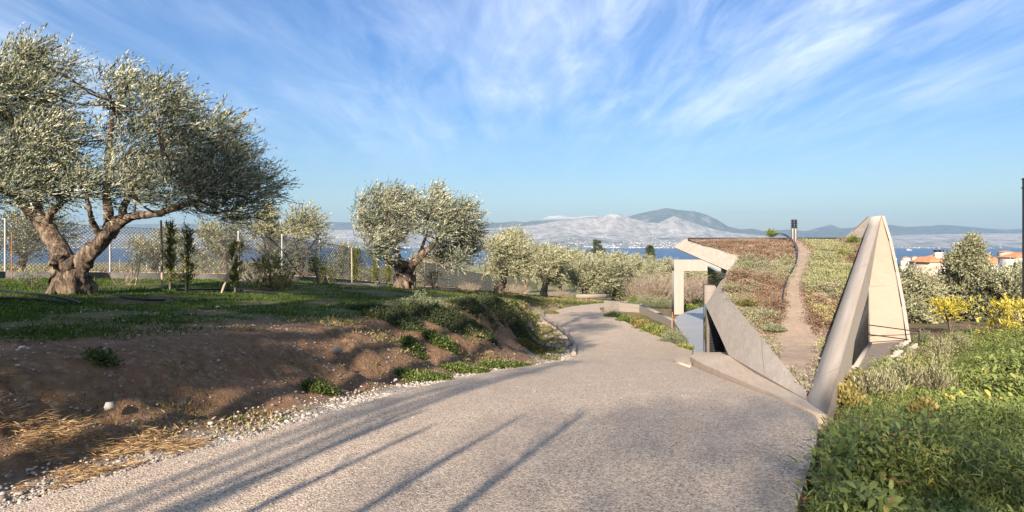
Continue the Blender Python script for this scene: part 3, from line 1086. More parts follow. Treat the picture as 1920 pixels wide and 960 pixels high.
# ------------------------------------------------------------------ second olive tree
D2 = 26.0
b2 = P(758, D2)
limbs2 = [([b2 + (0, 0, -.2), q(758, 528, 0, D2), q(758, 510, 0, D2), q(758, 500, 0, D2)], 0.42, 0.34),
          ([q(757, 512, 0, D2), q(742, 496, 0, D2), q(730, 488, .2, D2), q(730, 470, .4, D2), q(748, 450, .6, D2), q(775, 425, .8, D2)], 0.22, 0.05),
          ([q(765, 508, 0, D2), q(780, 488, -.2, D2), q(800, 470, -.4, D2), q(812, 460, -.5, D2), q(830, 440, -.7, D2)], 0.2, 0.06),
          ([q(785, 482, -.2, D2), q(792, 460, .3, D2), q(802, 432, .6, D2), q(802, 405, .7, D2)], 0.09, 0.03),
          ([q(757, 505, 0, D2), q(750, 490, -.6, D2), q(745, 470, -1, D2), q(720, 440, -1.2, D2)], 0.12, 0.04),
          ([q(735, 492, .2, D2), q(716, 470, .6, D2), q(705, 440, .8, D2)], 0.09, 0.03)]
cl2 = [(675, 375, 12), (672, 405, 20), (695, 395, 26), (680, 430, 22), (700, 425, 28), (715, 375, 24), (735, 385, 30), (725, 415, 30), (700, 455, 24), (690, 475, 16), (720, 455, 28), (742, 435, 20), (755, 405, 28), (770, 390, 22),
       (790, 410, 26), (810, 370, 20), (812, 395, 26), (830, 385, 18), (850, 400, 26), (840, 420, 32), (870, 390, 16), (875, 415, 22), (865, 440, 30), (890, 440, 14), (850, 460, 32), (875, 470, 20), (845, 485, 26), (820, 480, 22), (860, 490, 20),
       (825, 440, 24), (800, 440, 12), (770, 425, 15), (715, 480, 18), (700, 365, 12), (740, 362, 12), (820, 360, 10), (765, 375, 16)]
olive_from('olive_tree', b2, limbs2, px_clumps([(a_, b_, c_ * .88) for a_, b_, c_ in cl2], D2, 1.9), 'broad olive tree with dark forked trunk standing alone mid bank before the fence', 'olive trees on the grass bank left of the road', 66000, 0.108, 0.030, 0.6, trunk_r=0.33, t0=0.54, wk=1.1, spread=.55)


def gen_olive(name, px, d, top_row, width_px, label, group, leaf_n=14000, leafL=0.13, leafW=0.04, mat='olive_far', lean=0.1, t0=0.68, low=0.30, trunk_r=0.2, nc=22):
    base = P(px, d)
    top = U(px, top_row, d)[2]
    h = top - base[2]
    w = width_px / F * d / 2
    fork = base + np.array([lean * h * 0.3, 0, h * 0.24])
    limbs = [([base + (0, 0, -.2), (base + fork) / 2 + np.array([-.05, 0, 0]), fork], trunk_r * 1.25, trunk_r)]
    for k in range(4):
        a = k / 4 * 2 * math.pi + rng.uniform(-.4, .4)
        e = fork + np.array([math.cos(a) * w * 0.5, math.sin(a) * w * 0.5, h * rng.uniform(0.22, 0.42)])
        limbs.append(([fork, (fork + e) / 2 + rng.normal(size=3) * 0.1, e], trunk_r * 0.6, trunk_r * 0.2))
    cl = []
    for k in range(nc):
        a = rng.uniform(0, 2 * math.pi)
        v = rng.uniform(0, 1)
        zc = base[2] + h * (low + 0.06 + (1 - low - 0.16) * v)
        prof = math.sin(math.pi * min(1, 0.18 + 0.74 * v)) ** 0.7
        rr_ = w * prof * math.sqrt(rng.uniform(0.25, 1)) * 0.8
        rc = w * rng.uniform(0.24, 0.42)
        cl.append((np.array([base[0] + math.cos(a) * rr_ + lean * h * v * 0.3, base[1] + math.sin(a) * rr_, zc]), (rc, rc, rc * 0.8)))
    return olive_from(name, base, limbs, cl, label, group, leaf_n, leafL, leafW, leafL * 4.5, mat, 1.0, trunk_r, t0=t0)


G1 = 'olive trees on the grass bank left of the road'
t3 = gen_olive('olive_tree', 935, 37, 430, 125, 'pale olive tree with a bare tan trunk at the end of the grass bank', G1, 32000, 0.12, 0.036, trunk_r=0.26, lean=0.25)
t4 = gen_olive('olive_tree', 1020, 46, 462, 100, 'olive tree with a slim twin trunk beside the far bend of the road', G1, 24000, 0.14, 0.042, trunk_r=0.22)
t5 = gen_olive('olive_tree', 1098, 50, 480, 110, 'bushy olive tree with dark leaning trunk just beyond the road bend', G1, 24000, 0.14, 0.042, trunk_r=0.28, t0=.55)
t6 = gen_olive('olive_tree', 1152, 52, 500, 84, 'low dark olive tree overhanging the end of the road', G1, 18000, 0.14, 0.042, t0=0.18, low=0.04, trunk_r=0.2)

G2 = 'olive trees beyond the wire fence'
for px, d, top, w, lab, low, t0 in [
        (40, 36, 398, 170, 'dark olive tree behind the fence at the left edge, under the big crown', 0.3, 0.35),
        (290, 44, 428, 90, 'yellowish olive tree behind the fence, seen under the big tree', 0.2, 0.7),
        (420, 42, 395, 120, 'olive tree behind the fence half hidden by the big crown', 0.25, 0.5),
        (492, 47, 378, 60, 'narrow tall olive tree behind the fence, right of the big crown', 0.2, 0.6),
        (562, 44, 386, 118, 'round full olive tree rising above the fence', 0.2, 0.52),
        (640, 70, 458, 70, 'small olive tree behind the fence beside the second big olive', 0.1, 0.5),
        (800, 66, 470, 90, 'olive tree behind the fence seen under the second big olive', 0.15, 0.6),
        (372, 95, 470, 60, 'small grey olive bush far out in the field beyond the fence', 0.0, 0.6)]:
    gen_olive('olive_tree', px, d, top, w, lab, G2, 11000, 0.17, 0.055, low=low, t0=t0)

G3 = 'olive trees down the slope toward the sea'
vars3 = []
far_list = [(985, 78, 452, 70, 'tall pale olive tree behind the third bank olive'), (1050, 84, 468, 74, 'pale olive tree far behind the road bend, left of the pine'),
            (1090, 100, 474, 60, 'olive tree directly left below the round pine'), (1132, 92, 476, 66, 'olive tree directly below the round pine'), (1160, 70, 488, 60, 'olive tree right above the end of the road'),
            (1153, 130, 474, 52, 'small olive tree in the row right of the round pine'), (1190, 150, 476, 38, 'lone round olive tree on the green meadow'),
            (1213, 190, 479, 32, 'small olive tree under the smaller pine'), (1232, 120, 484, 46, 'olive tree beside the meadow near the concrete frame'),
            (1250, 100, 487, 44, 'olive tree just left of the concrete frame beam'), (1300, 110, 494, 60, 'olive tree seen through the concrete frame'),
            (1335, 90, 494, 70, 'olive tree behind the mirrored glass wall'), (1176, 210, 478, 30, 'tiny olive tree at the meadow edge against the sea'),
            (1075, 150, 470, 50, 'small olive tree on the skyline against the far town'), (1020, 130, 466, 60, 'olive tree on the skyline behind the fourth bank olive'),
            (1105, 66, 492, 60, 'olive tree behind the bushy one at the road bend')]
for i, (px, d, top, w, lab) in enumerate(far_list):
    if i < 4:
        o = gen_olive('olive_tree', px, d, top, w, lab, G3, 9000, 0.24, 0.085, low=0.12)
        vars3.append((o, d, U(px, top, d)[2] - P(px, d)[2]))
    else:
        src, ds, hs = vars3[i % 4]
        b = P(px, d)
        sc = (U(px, top, d)[2] - b[2]) / hs
        wsc = min(1.4, max(0.55, (w / F * d) / ({0: 70, 1: 74, 2: 60, 3: 66}[i % 4] / F * ds)))
        o = copy_tree(src, b, (wsc, wsc, sc), rng.uniform(-0.5, 0.5))
        tag(o, lab, 'tree', G3)


def pine(px, d, top_row, base_drop, w, label):
    b = P(px, d)
    top = U(px, top_row, d)[2]
    h = top - b[2]
    ww = w / F * d / 2
    root = empty('pine_tree', b, label, 'tree', 'pines on the skyline above the sea')
    tb = MB()
    limb(tb, [b, b + (0.2, 0, h * .5), b + (0, 0, h * .9)], 0.3, 0.1, 8, 8)
    for k in range(6):
        a = k * 1.05
        limb(tb, [b + (0, 0, h * (.4 + .06 * k)), b + (math.cos(a) * ww * .7, math.sin(a) * ww * .7, h * (.55 + .06 * k))], 0.1, 0.04, 5, 6)
    tb.build('trunk', M['branch'], root, smooth=True)
    cb = MB()
    for k in range(20):
        v = rng.random()
        a = rng.uniform(0, 6.28)
        r_ = ww * math.sin(math.pi * (0.25 + 0.65 * v)) * rng.uniform(0.1, 0.75)
        rc = ww * rng.uniform(0.25, 0.4)
        sprigs(cb, b + np.array([math.cos(a) * r_, math.sin(a) * r_, h * (0.42 + 0.5 * v)]), (rc, rc, rc * .7), 40, 8, 0.7, 0.45, 0.11, wk=0.1)
    cb.build('crown', M['pine'], root, attr=True)


pine(1118, 230, 447, 0, 36, 'round dark green pine standing before the sea, the larger of two')
pine(1218, 230, 460, 0, 26, 'small umbrella shaped pine before the sea, right of the round one')

# right hand hedge of trees
G4 = 'trees behind the garden on the right'
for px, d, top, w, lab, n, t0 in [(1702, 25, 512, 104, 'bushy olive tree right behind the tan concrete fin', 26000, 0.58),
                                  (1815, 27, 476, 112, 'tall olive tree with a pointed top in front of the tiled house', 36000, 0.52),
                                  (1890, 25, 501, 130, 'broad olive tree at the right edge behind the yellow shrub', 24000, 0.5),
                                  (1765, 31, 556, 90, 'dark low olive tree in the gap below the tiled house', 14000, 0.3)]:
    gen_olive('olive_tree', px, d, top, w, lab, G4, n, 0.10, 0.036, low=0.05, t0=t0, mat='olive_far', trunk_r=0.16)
# pointed top of the tall one
tall = [o for o in COL.objects if o.get('label', '').startswith('tall olive tree with a pointed')][0]
cb = MB()
for px, row, r in [(1820, 455, 9), (1822, 466, 13), (1812, 476, 16), (1826, 482, 18), (1800, 490, 18), (1818, 495, 24)]:
    c = U(px, row, 26.5)
    rm = r / F * 26.5
    sprigs(cb, c, (rm, rm, rm), int(14 * r), 10, 0.35, 0.10, 0.036, wk=0.3)
cb.build('crown_tip', M['olive_far'], tall, attr=True)


def leafy_shrub(name, b, h, w, label, cat, group, mat, n, L, Wd, stem=True, wk=0.1, t0=0.5, low=0.2, tl=0.22, up=0.6, nclump=9):
    root = empty(name, b, label, cat, group)
    sb = MB()
    tips = []
    for k in range(nclump):
        a = rng.uniform(0, 6.28)
        v = rng.uniform(0, 1)
        e = b + np.array([math.cos(a) * w * .5 * (0.35 + .5 * rng.random()), math.sin(a) * w * .5 * (0.35 + .5 * rng.random()), h * (low + (0.9 - low) * v)])
        tips.append(e)
        m = b + (e - b) * np.array([0.4, 0.4, 0.55])
        sb.tube(bez([b + (0, 0, -.05), m, e], 6), np.linspace(0.014, 0.005, 6) * (1 + h * .4), 5)
    sb.build('stem', M['branch'], root)
    cb = MB()
    for e in tips:
        rc = np.array([w * 0.26, w * 0.26, h * 0.2])
        sprigs(cb, e, rc, max(3, n // nclump // 9), 9, tl, L, Wd, wind=np.array([0.1, 0, 1.0]), wk=up, t0=t0)
    cb.build('foliage', M[mat], root, attr=True)
    return root


leafy_shrub('yellow_sapling', P(1783, 19), 1.35, 0.95, 'yellow leaved sapling below the pointed olive tree', 'sapling', 'yellow leaved plants behind the garden', 'yellow', 1500, 0.09, 0.028, low=0.35)
leafy_shrub('yellow_sapling', P(1868, 17.5), 1.15, 0.95, 'wide bright yellow shrub near the right edge', 'shrub', 'yellow leaved plants behind the garden', 'yellow', 1500, 0.09, 0.028, low=0.1, nclump=12)
leafy_shrub('yellow_sapling', P(1915, 16.5), 1.15, 0.9, 'yellow shrub cut by the right edge of the view', 'shrub', 'yellow leaved plants behind the garden', 'yellow', 900, 0.09, 0.028, low=0.1)

# ------------------------------------------------------------------ fence
posts = [(-19.8, 19.2), (-17.6, 21.3), (-15.4, 23.5), (-13.3, 25), (-11.6, 26), (-10.2, 27.2), (-9.6, 30.6), (-9.0, 33.8), (-8.4, 37), (-7.7, 39.6), (-7.0, 42), (-6.3, 44), (-5.9, 48), (-5.4, 52), (-4.9, 56), (-4.3, 60), (-3.7, 64), (-3.0, 68), (-2.4, 72), (-1.6, 75), (-0.6, 78), (0.6, 81), (2.0, 84), (3.6, 87)]
posts = [(-24.2, 15.0), (-22.0, 17.1)] + posts
fz = [gz1(*p) for p in posts]
fence = empty('wire_fence', (posts[2][0], posts[2][1], fz[2]), 'long chain link fence on pale steel posts behind the olive trees', 'fence')
pm = MB()
pm.tube([(0, 0, 0), (0, 0, 2.05)], 0.034, 8)
pm.tube([(0, 0, 2.05), (0, 0, 2.08)], [0.04, 0.03], 8)
p0 = None
for (x, y), z in zip(posts, fz):
    if p0 is None:
        p0 = pm.build('post', M['metal'], None, smooth=True)
        o = p0
    else:
        o = p0.copy()
        COL.objects.link(o)
    o.parent = fence
    o.location = (x - posts[2][0], y - posts[2][1], z - fz[2])


def strip_bars(mb, a, b, r):
    """three-sided bars from points a to points b"""
    d = nrm(b - a)
    up = np.array([0, 0, 1.0])
    sd = nrm(np.cross(d, up + d * 0.01))
    w = np.cross(sd, d)
    for_v = []
    for an in (0.5, 2.6, 4.7):
        off = sd * math.cos(an) * r + w * math.sin(an) * r
        for_v += [a + off, b + off]
    v = np.stack(for_v, 1)
    i = np.arange(len(a))[:, None, None] * 6
    f = np.array([[0, 1, 3, 2], [2, 3, 5, 4], [4, 5, 1, 0]])[None]
    mb.add(v.reshape(-1, 3), (i + f).reshape(-1, 4))


for k in range(len(posts) - 1):
    a = np.array([*posts[k], fz[k] + 0.30])
    b = np.array([*posts[k + 1], fz[k + 1] + 0.30])
    Ls = np.linalg.norm(b - a)
    hgt = 1.70
    dist = np.linalg.norm((a + b)[:2]) / 2
    pitch = 0.125 if dist < 32 else 0.20 if dist < 50 else 0.28
    rw = 0.0125 if dist < 32 else 0.017 if dist < 50 else 0.022
    pa, pb = [], []
    for sgn in (1, -1):
        for o_ in np.arange(-hgt, Ls, pitch):
            u0, u1 = max(o_, 0), min(o_ + hgt, Ls)
            if u1 - u0 < 0.02:
                continue
            v0, v1 = u0 - o_, u1 - o_
            if sgn < 0:
                v0, v1 = hgt - v0, hgt - v1
            pa.append(a + (b - a) * u0 / Ls + np.array([0, 0, v0]))
            pb.append(a + (b - a) * u1 / Ls + np.array([0, 0, v1]))
    for hh in (0.0, hgt):
        pa.append(a + np.array([0, 0, hh]))
        pb.append(b + np.array([0, 0, hh]))
    mb = MB()
    strip_bars(mb, np.array(pa), np.array(pb), rw)
    mb.build('mesh_panel', M['wire'], fence)
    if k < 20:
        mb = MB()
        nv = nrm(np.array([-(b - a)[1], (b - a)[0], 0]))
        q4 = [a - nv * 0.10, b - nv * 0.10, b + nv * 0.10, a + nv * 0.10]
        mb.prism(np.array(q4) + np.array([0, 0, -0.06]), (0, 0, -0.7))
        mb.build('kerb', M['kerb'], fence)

# thin posts of an old boundary in the field beyond the fence
pm = MB()
pm.tube([(0, 0, -0.1), (0, 0, 1.5)], 0.045, 6)
pp = None
for k, px in enumerate([118, 165, 225, 250, 275, 300, 330, 365, 400, 430, 500, 555]):
    b = P(px, 52 + k * 2.2)
    if pp is None:
        pp = o = pm.build('field_post', M['metal'])
    else:
        o = pp.copy()
        COL.objects.link(o)
    o.location = tuple(b)
    tag(o, 'thin grey post standing in the dry field beyond the chain link fence', 'post', 'old posts in the field beyond the fence')


# ------------------------------------------------------------------ saplings with stakes
def cypress(px, d, top_row, w, label, group='young cypresses tied to stakes'):
    b = P(px, d)
    h = U(px, top_row, d)[2] - b[2]
    root = empty('cypress_sapling', b, label, 'sapling', group)
    tb = MB()
    tb.tube([b, b + (0, 0, h * 0.9)], [0.03, 0.01], 6)
    tb.build('stem', M['branch'], root)
    cb = MB()
    for k in range(16):
        v = (k + .5) / 16
        r_ = w * .75 * (1 - 0.5 * v) * (0.4 + .9 * rng.random())
        sprigs(cb, b + np.array([rng.normal(0, w * .25), rng.normal(0, w * .25), h * (0.12 + 0.85 * v)]), (r_, r_, h * .05), 15, 8, 0.16, 0.07, 0.02, wind=np.array([0.1, 0, 1.]), wk=1.1)
    cb.build('foliage', M['cypress'], root, attr=True)


def stake(px0, row0, px1, row1, d, label, r=0.028):
    b = P(px0, d, -0.1)
    top = U(px1, row1, d)
    mb = MB()
    mb.tube([b, (b + top) / 2 + (0.01, 0, 0), top], [r * 1.1, r, r * .9], 7)
    o = mb.build('stake', M['stake'], smooth=True)
    recentre(o, b)
    tag(o, label, 'stake', 'wooden stakes on the grass bank')


for px, d, top, w, lab in [(319, 15.6, 418, 0.10, 'thin young cypress right of the tall wooden stake'), (352, 15.0, 428, 0.12, 'thicker young cypress between the upright and the leaning stake'), (441, 15.6, 456, 0.14, 'young cypress behind the leaning stake'),
                           (666, 26, 468, 0.13, 'slim young cypress left of the second big olive'), (704, 29, 480, 0.15, 'young cypress beside the left limb of the second olive'), (728, 31, 492, 0.14, 'short young cypress just left of the second olive trunk')]:
    cypress(px, d, top, w, lab)
stake(304, 546, 302, 413, 15.6, 'tall upright pale wooden stake beside the thin cypress')
stake(413, 548, 453, 444, 15.4, 'long wooden stake leaning right against a cypress')
stake(348, 555, 346, 440, 14.9, 'dark upright stake before the thicker cypress', 0.016)
stake(252, 545, 266, 474, 16.5, 'short leaning stake near the bare shrub under the big olive', 0.018)
stake(660, 538, 659, 464, 25.8, 'upright stake left of the second big olive')
stake(779, 545, 779, 510, 27, 'short stake right of the second olive trunk')
stake(856, 548, 856, 522, 36, 'short stake at the far end of the grass bank')
mb = MB()
b = P(22, 19.5)
mb.tube([b, b + (0, 0, 1.5)], 0.014, 6)
tag(recentre(mb.build('steel_bar', M['rust']), b), 'thin rusty bar standing by the fence at the left edge', 'bar')


def bare_shrub(b, h, w, label, group, mat='twig', n=60, r=0.012, sub=3):
    mb = MB()
    for k in range(n):
        a = rng.uniform(0, 6.28)
        o = math.sqrt(rng.random()) * w * .5
        st = b + np.array([math.cos(a) * o * .35, math.sin(a) * o * .35, -0.03])
        e = b + np.array([math.cos(a) * o, math.sin(a) * o, h * rng.uniform(.55, 1.05) * (1 - 0.35 * (2 * o / w) ** 2)])
        m = (st + e) / 2 + rng.normal(size=3) * 0.07 * h
        c = bez([st, m, e], 6)
        mb.tube(c, np.linspace(r, r * .4, 6), 4, caps=False)
        for j in range(sub):
            i = rng.integers(2, 5)
            e2 = c[i] + (nrm(c[5] - c[i] + 1e-6) + rng.normal(size=3) * 0.6) * h * 0.22
            mb.tube([c[i], (c[i] + e2) / 2 + rng.normal(size=3) * .02 * h, e2], [r * .5, r * .4, r * .25], 3, caps=False)
    o = mb.build('bare_shrub', M[mat])
    recentre(o, b)
    return tag(o, label, 'shrub', group)


GB = 'leafless shrubs'
bare_shrub(P(234, 16.5), 0.95, 1.1, 'small leafless shrub beside the big olive trunk', GB, n=10, r=0.011, sub=4)
bare_shrub(P(330, 16.8), 0.5, 0.7, 'low bare twigs behind the tall stake', GB, n=9, r=0.01)
bare_shrub(P(480, 19), 1.5, 1.9, 'arching leafless shrub near the fence left of the leafy shrub', GB, n=12, r=0.013, sub=4)
bare_shrub(P(612, 24), 0.6, 0.8, 'small leafless shrub at the fence with yellow plant', GB, n=12, r=0.012)
for px, d, h, w, lab in [(1228, 44, 2.1, 3.6, 'large leafless pinkish shrub left of the concrete frame post'), (1205, 50, 2.2, 3.2, 'leafless shrub beside the dark olive at the road end'), (1300, 40, 1.8, 2.8, 'leafless shrub seen through the concrete frame'), (1255, 52, 2.3, 3.4, 'pale leafless thicket behind the pinkish shrub'), (1320, 46, 2.0, 3, 'leafless thicket behind the frame near the glass')]:
    bare_shrub(P(px, d), h, w, lab, GB, 'twig_pink', n=150, r=0.02, sub=4)
for px, d in [(950, 48), (975, 52), (1048, 60), (880, 50), (560, 34)]:
    bare_shrub(P(px, d), 0.9, 2.2, {950: 'dry brown brush right of the third bank olive', 975: 'dry brown brush between the third and fourth bank olives', 1048: 'dry brush behind the fourth bank olive', 880: 'dry brush by the fence left of the third bank olive', 560: 'dry brush at the foot of the fence below the round olive'}[px], 'dry brush along the fence', 'twig', n=70, r=0.014)

GS = 'leafy shrubs along the fence'
leafy_shrub('fence_shrub', P(508, 17.5), 0.95, 1.2, 'yellow green leafy shrub by the hanging black cable', 'shrub', GS, 'mixed', 2600, 0.06, 0.03, low=0.05)
leafy_shrub('fence_shrub', P(536, 18.5), 0.6, 0.9, 'lower leafy shrub right of the yellow green one', 'shrub', GS, 'mixed', 1200, 0.06, 0.03, low=0.05)
leafy_shrub('fence_shrub', P(596, 22), 0.9, 0.6, 'small leafy shrub against a fence post under the round olive', 'shrub', GS, 'creeper', 1000, 0.06, 0.03, low=0.5)
leafy_shrub('fence_shrub', P(612, 22.5), 0.7, 0.5, 'small yellow plant near the end of the hanging cable', 'shrub', GS, 'yellow', 700, 0.06, 0.025, low=0.1)
leafy_shrub('fence_shrub', P(812, 30), 0.8, 0.6, 'small leafy shrub right of the second olive trunk', 'shrub', GS, 'mixed', 800, 0.07, 0.03, low=0.3)
leafy_shrub('fence_shrub', P(60, 14.5), 0.35, 0.7, 'small sucker shoots left of the big olive trunk', 'shrub', GS, 'lavg', 500, 0.05, 0.015, low=0.1)
for i, (px, d, h) in enumerate([(690, 42, 1.3), (745, 50, 1.5), (610, 46, 1.3), (400, 46, 1.2), (470, 50, 1.3)]):
    leafy_shrub('field_shrub', P(px, d), h, 2.8, ['grey shrub behind the fence left of the second olive', 'grey shrub behind the fence at the second olive trunk', 'grey shrub behind the fence below the round olive', 'grey shrub in the field behind the leaning stake', 'grey shrub in the field left of the leafy fence shrub'][i], 'shrub', 'grey shrubs in the field beyond the fence', 'olive_far', 2600, 0.12, 0.04, low=0.1, nclump=12)

# hanging cable and irrigation pipes
mb = MB()
mb.tube(bez([U(497, 440, 18.5), U(530, 470, 18.5), U(556, 507, 18.6), U(580, 524, 19), U(600, 530, 20), P(640, 22, .03)], 24), 0.016, 6)
tag(mb.build('cable', M['blackpipe'], smooth=True), 'black cable drooping from the fence down to the grass', 'cable')
for pts, lab in [([(0, 12.4), (60, 12.0), (105, 11.6), (140, 11.0), (152, 10.6)], 'black irrigation pipe curling through the grass left of the big olive'),
                 ([(-10, 10.6), (60, 10.9), (130, 10.6)], 'black irrigation pipe lying nearest in the grass at the left edge'),
                 ([(225, 12.2), (270, 12.0), (310, 12.2)], 'short black pipe in the grass right of the big olive'),
                 ([(330, 14.8), (400, 15.6), (470, 15.8), (520, 15.5)], 'black irrigation pipe between the stakes')]:
    w3 = bez([P(px, d, 0.05) for px, d in pts], 16)
    mb = MB()
    mb.tube(w3, 0.022, 6)
    tag(mb.build('irrigation_pipe', M['blackpipe'], smooth=True), lab, 'pipe', 'black irrigation pipes on the grass')
mb = MB()
w3 = bez([P(px, d, 0.06) for px, d in [(628, 22), (665, 22.5), (700, 23), (722, 23.6)]], 14)
mb.tube(w3, np.linspace(0.05, 0.09, 14), 8, 0.1)
mb.tube(bez([w3[9], w3[9] + (0.3, .1, .25), w3[9] + (.5, .1, .3)], 5), 0.03, 6)
tag(mb.build('fallen_log', M['stake'], smooth=True), 'grey fallen branch lying on the grass left of the second olive', 'log')
mb = MB()
mb.tube([P(795, 33, .25), P(815, 33, .12), P(850, 33, .06)], 0.02, 5)
tag(mb.build('red_tape', M['red']), 'strip of red tape stretched low right of the second olive', 'tape')

# ------------------------------------------------------------------ the house half buried in the slope
_zr = np.array([(6.5, -1.84), (7, -1.81), (9, -1.81), (10.6, -1.85), (11.5, -1.77), (13.83, -1.263), (14.42, -1.135), (16, -.81), (17.89, -.436), (19.4, -.145), (21, 0.13), (22, 0.27)])


def zr(y):
    return np.interp(y, _zr[:, 0], _zr[:, 1])


def on_roof(px, row):
    d = np.arange(6.8, 21.5, 0.01)
    r = HZ - F * zr(d) / d
    k = d[np.argmin(np.abs(r - row))]
    return ((px - 960) / F * k, k)


house = empty('house', (7.5, 15, -3.3), 'low concrete house under a triangular planted roof with folded parapet beams', 'house')
BLp = np.array([(3.5, 7.3), (4.87, 13.83), (5.08, 14.77), (6.69, 17.89), (6.02, 20.9)])


def x_left(y):
    return np.interp(y, BLp[:, 1], BLp[:, 0])


def x_right(y):
    return 3.44 + (y - 7.2) * 0.6421


# roof sheet
ry = np.linspace(7.3, 20.9, 90)
fu = np.linspace(0, 1, 40)
RX = x_left(ry)[:, None] * (1 - fu) + x_right(ry)[:, None] * fu
RY = np.repeat(ry[:, None], 40, 1)
RZ = zr(RY) + 0.05 * (fbm(RX * 2.2, RY * 2.2, 8, 3) - 0.5)
mb = MB()
ii, jj = np.meshgrid(np.arange(89), np.arange(39), indexing='ij')
mb.add(np.stack([RX, RY, RZ], -1), np.stack([ii * 40 + jj, ii * 40 + jj + 1, (ii + 1) * 40 + jj + 1, (ii + 1) * 40 + jj], -1).reshape(-1, 4))
mb.build('roof', M['roofsoil'], house, smooth=True)
# slab under it
mb = MB()
outline = np.array([(x_left(y) + 0.02, y, zr(y) - 0.06) for y in ry[::6]] + [(x_right(y) - 0.02, y, zr(y) - 0.06) for y in ry[::6][::-1]])
k = np.arange(len(outline))
lo = outline - np.array([0, 0, 0.35])
mb.add(np.vstack([outline, lo]), np.stack([k, (k + 1) % len(k), (k + 1) % len(k) + len(k), k + len(k)], 1))
m = len(ry[::6])
a = np.arange(m - 1)
mb.add(lo, np.stack([a, a + 1, 2 * m - 2 - a, 2 * m - 1 - a], 1))
mb.build('roof_slab', M['beam'], house)
# back edge flashing
mb = MB()
mb.box(((x_left(20.95) + x_right(20.95)) / 2, 20.96, zr(20.95) + 0.0), (x_right(20.95) - x_left(20.95), 0.05, 0.10))
mb.build('roof_edge', M['dark'], house)

# left folded parapet
PA = [U(1511, 749, 7.0), U(1367, 667, 11.3), U(1323, 572, 16.1), U(1364, 507, 18.0), U(1263, 463, 21.7)]
PI = [np.array([*p, zr(p[1]) + 0.04]) for p in [(3.5, 7.3), (4.87, 13.83), (5.08, 14.77), (6.69, 17.89)]] + [U(1285, 448, 21.3)]
OF = [np.array([.1, .05, -.25]), np.array([.12, .06, -.3]), np.array([.10, .06, -.03]), np.array([.05, .10, -.03]), np.array([.05, .12, -.03])]
OI = [np.array([.15, .05, -.45]), np.array([.2, .1, -.3]), np.array([.25, .1, -.35]), np.array([.15, .1, -.35]), np.array([.1, .0, -.35])]
names = []
for k in range(4):
    mb = MB()
    a, b, c, d = PA[k], PA[k + 1], PI[k + 1], PI[k]
    # subdivide the warped face so that it reads smooth
    n = 6
    u = np.linspace(0, 1, n)
    top = np.array([[(a * (1 - s1) + b * s1) * (1 - t1) + (d * (1 - s1) + c * s1) * t1 for t1 in (0, .5, 1)] for s1 in u])
    off = np.array([OF[k] * (1 - s1) + OF[k + 1] * s1 for s1 in u])
    ofi = np.array([OI[k] * (1 - s1) + OI[k + 1] * s1 for s1 in u])
    bot = top + np.stack([off, off * .5 + ofi * .5, ofi], 1)
    ii, jj = np.meshgrid(np.arange(n - 1), np.arange(2), indexing='ij')
    fq = np.stack([ii * 3 + jj, ii * 3 + jj + 1, (ii + 1) * 3 + jj + 1, (ii + 1) * 3 + jj], -1).reshape(-1, 4)
    mb.add(top, fq)
    mb.add(bot, fq[:, ::-1])
    for e in (0, 2):
        mb.add(np.vstack([top[:, e], bot[:, e]]), [[i, i + 1, n + i + 1, n + i] for i in range(n - 1)])
    for e in (0, n - 1):
        mb.add(np.vstack([top[e], bot[e]]), [[0, 1, 4, 3], [1, 2, 5, 4]])
    mb.build('parapet_beam', M['beam'], house)

# right parapet: one long blade that rises to the apex
Lb = [(6.35, None), (8.0, None), (9.1, None), (9.2, -1.90), (9.85, -1.58), (11.5, -1.37), (13.2, -1.16), (16.5, -0.24), (19, 0.36), (20.95, 0.84)]


def o_pt(y):
    return np.array([3.26 + (y - 6.35) * 0.6402, y, -1.78 + (y - 6.35) * 0.185])


mb = MB()
top_o, top_i, low_o, low_i = [], [], [], []
for y, zl in Lb:
    o = o_pt(y)
    i = o + np.array([-0.25, 0.155, 0.0])
    i[2] = -1.847 + (i[1] - 7.2) * 0.1968
    if y == 6.35:
        i = U(1512, 750, 7.15)
    zl = gz1(o[0] + 0.2, o[1]) - 0.25 if zl is None else zl
    top_o.append(o)
    top_i.append(i)
    low_o.append([o[0], o[1], zl])
    low_i.append([i[0], i[1], min(zl, i[2] - 0.1) if y > 9.15 else zl])
n = len(Lb)
V4 = np.array([top_o, top_i, low_i, low_o]).transpose(1, 0, 2).reshape(-1, 3)
fs = []
for k in range(n - 1):
    for j in range(4):
        fs.append([k * 4 + j, k * 4 + (j + 1) % 4, (k + 1) * 4 + (j + 1) % 4, (k + 1) * 4 + j])
fs += [[0, 1, 2, 3], [(n - 1) * 4 + j for j in (3, 2, 1, 0)]]
mb.add(V4, fs)
mb.build('parapet_blade', M['beam_r'], house)
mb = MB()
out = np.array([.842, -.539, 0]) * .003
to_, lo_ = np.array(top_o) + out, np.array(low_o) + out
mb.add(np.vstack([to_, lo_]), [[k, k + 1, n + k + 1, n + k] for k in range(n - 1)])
mb.build('blade_sunlit_skin', M['side'], house)  # thin lighter skin, coloured as if the sun fell fully on this face
# return wall behind the apex
ap = np.array(top_i[-1])
mb = MB()
tri = np.array([ap + (0.0, 0.12, 0.02), U(1560, 470, 23.2), U(1622, 500, 21.6)])
mb.prism(tri, (0.05, 0.25, -0.02))
mb.build('return_wall', M['beam'], house)
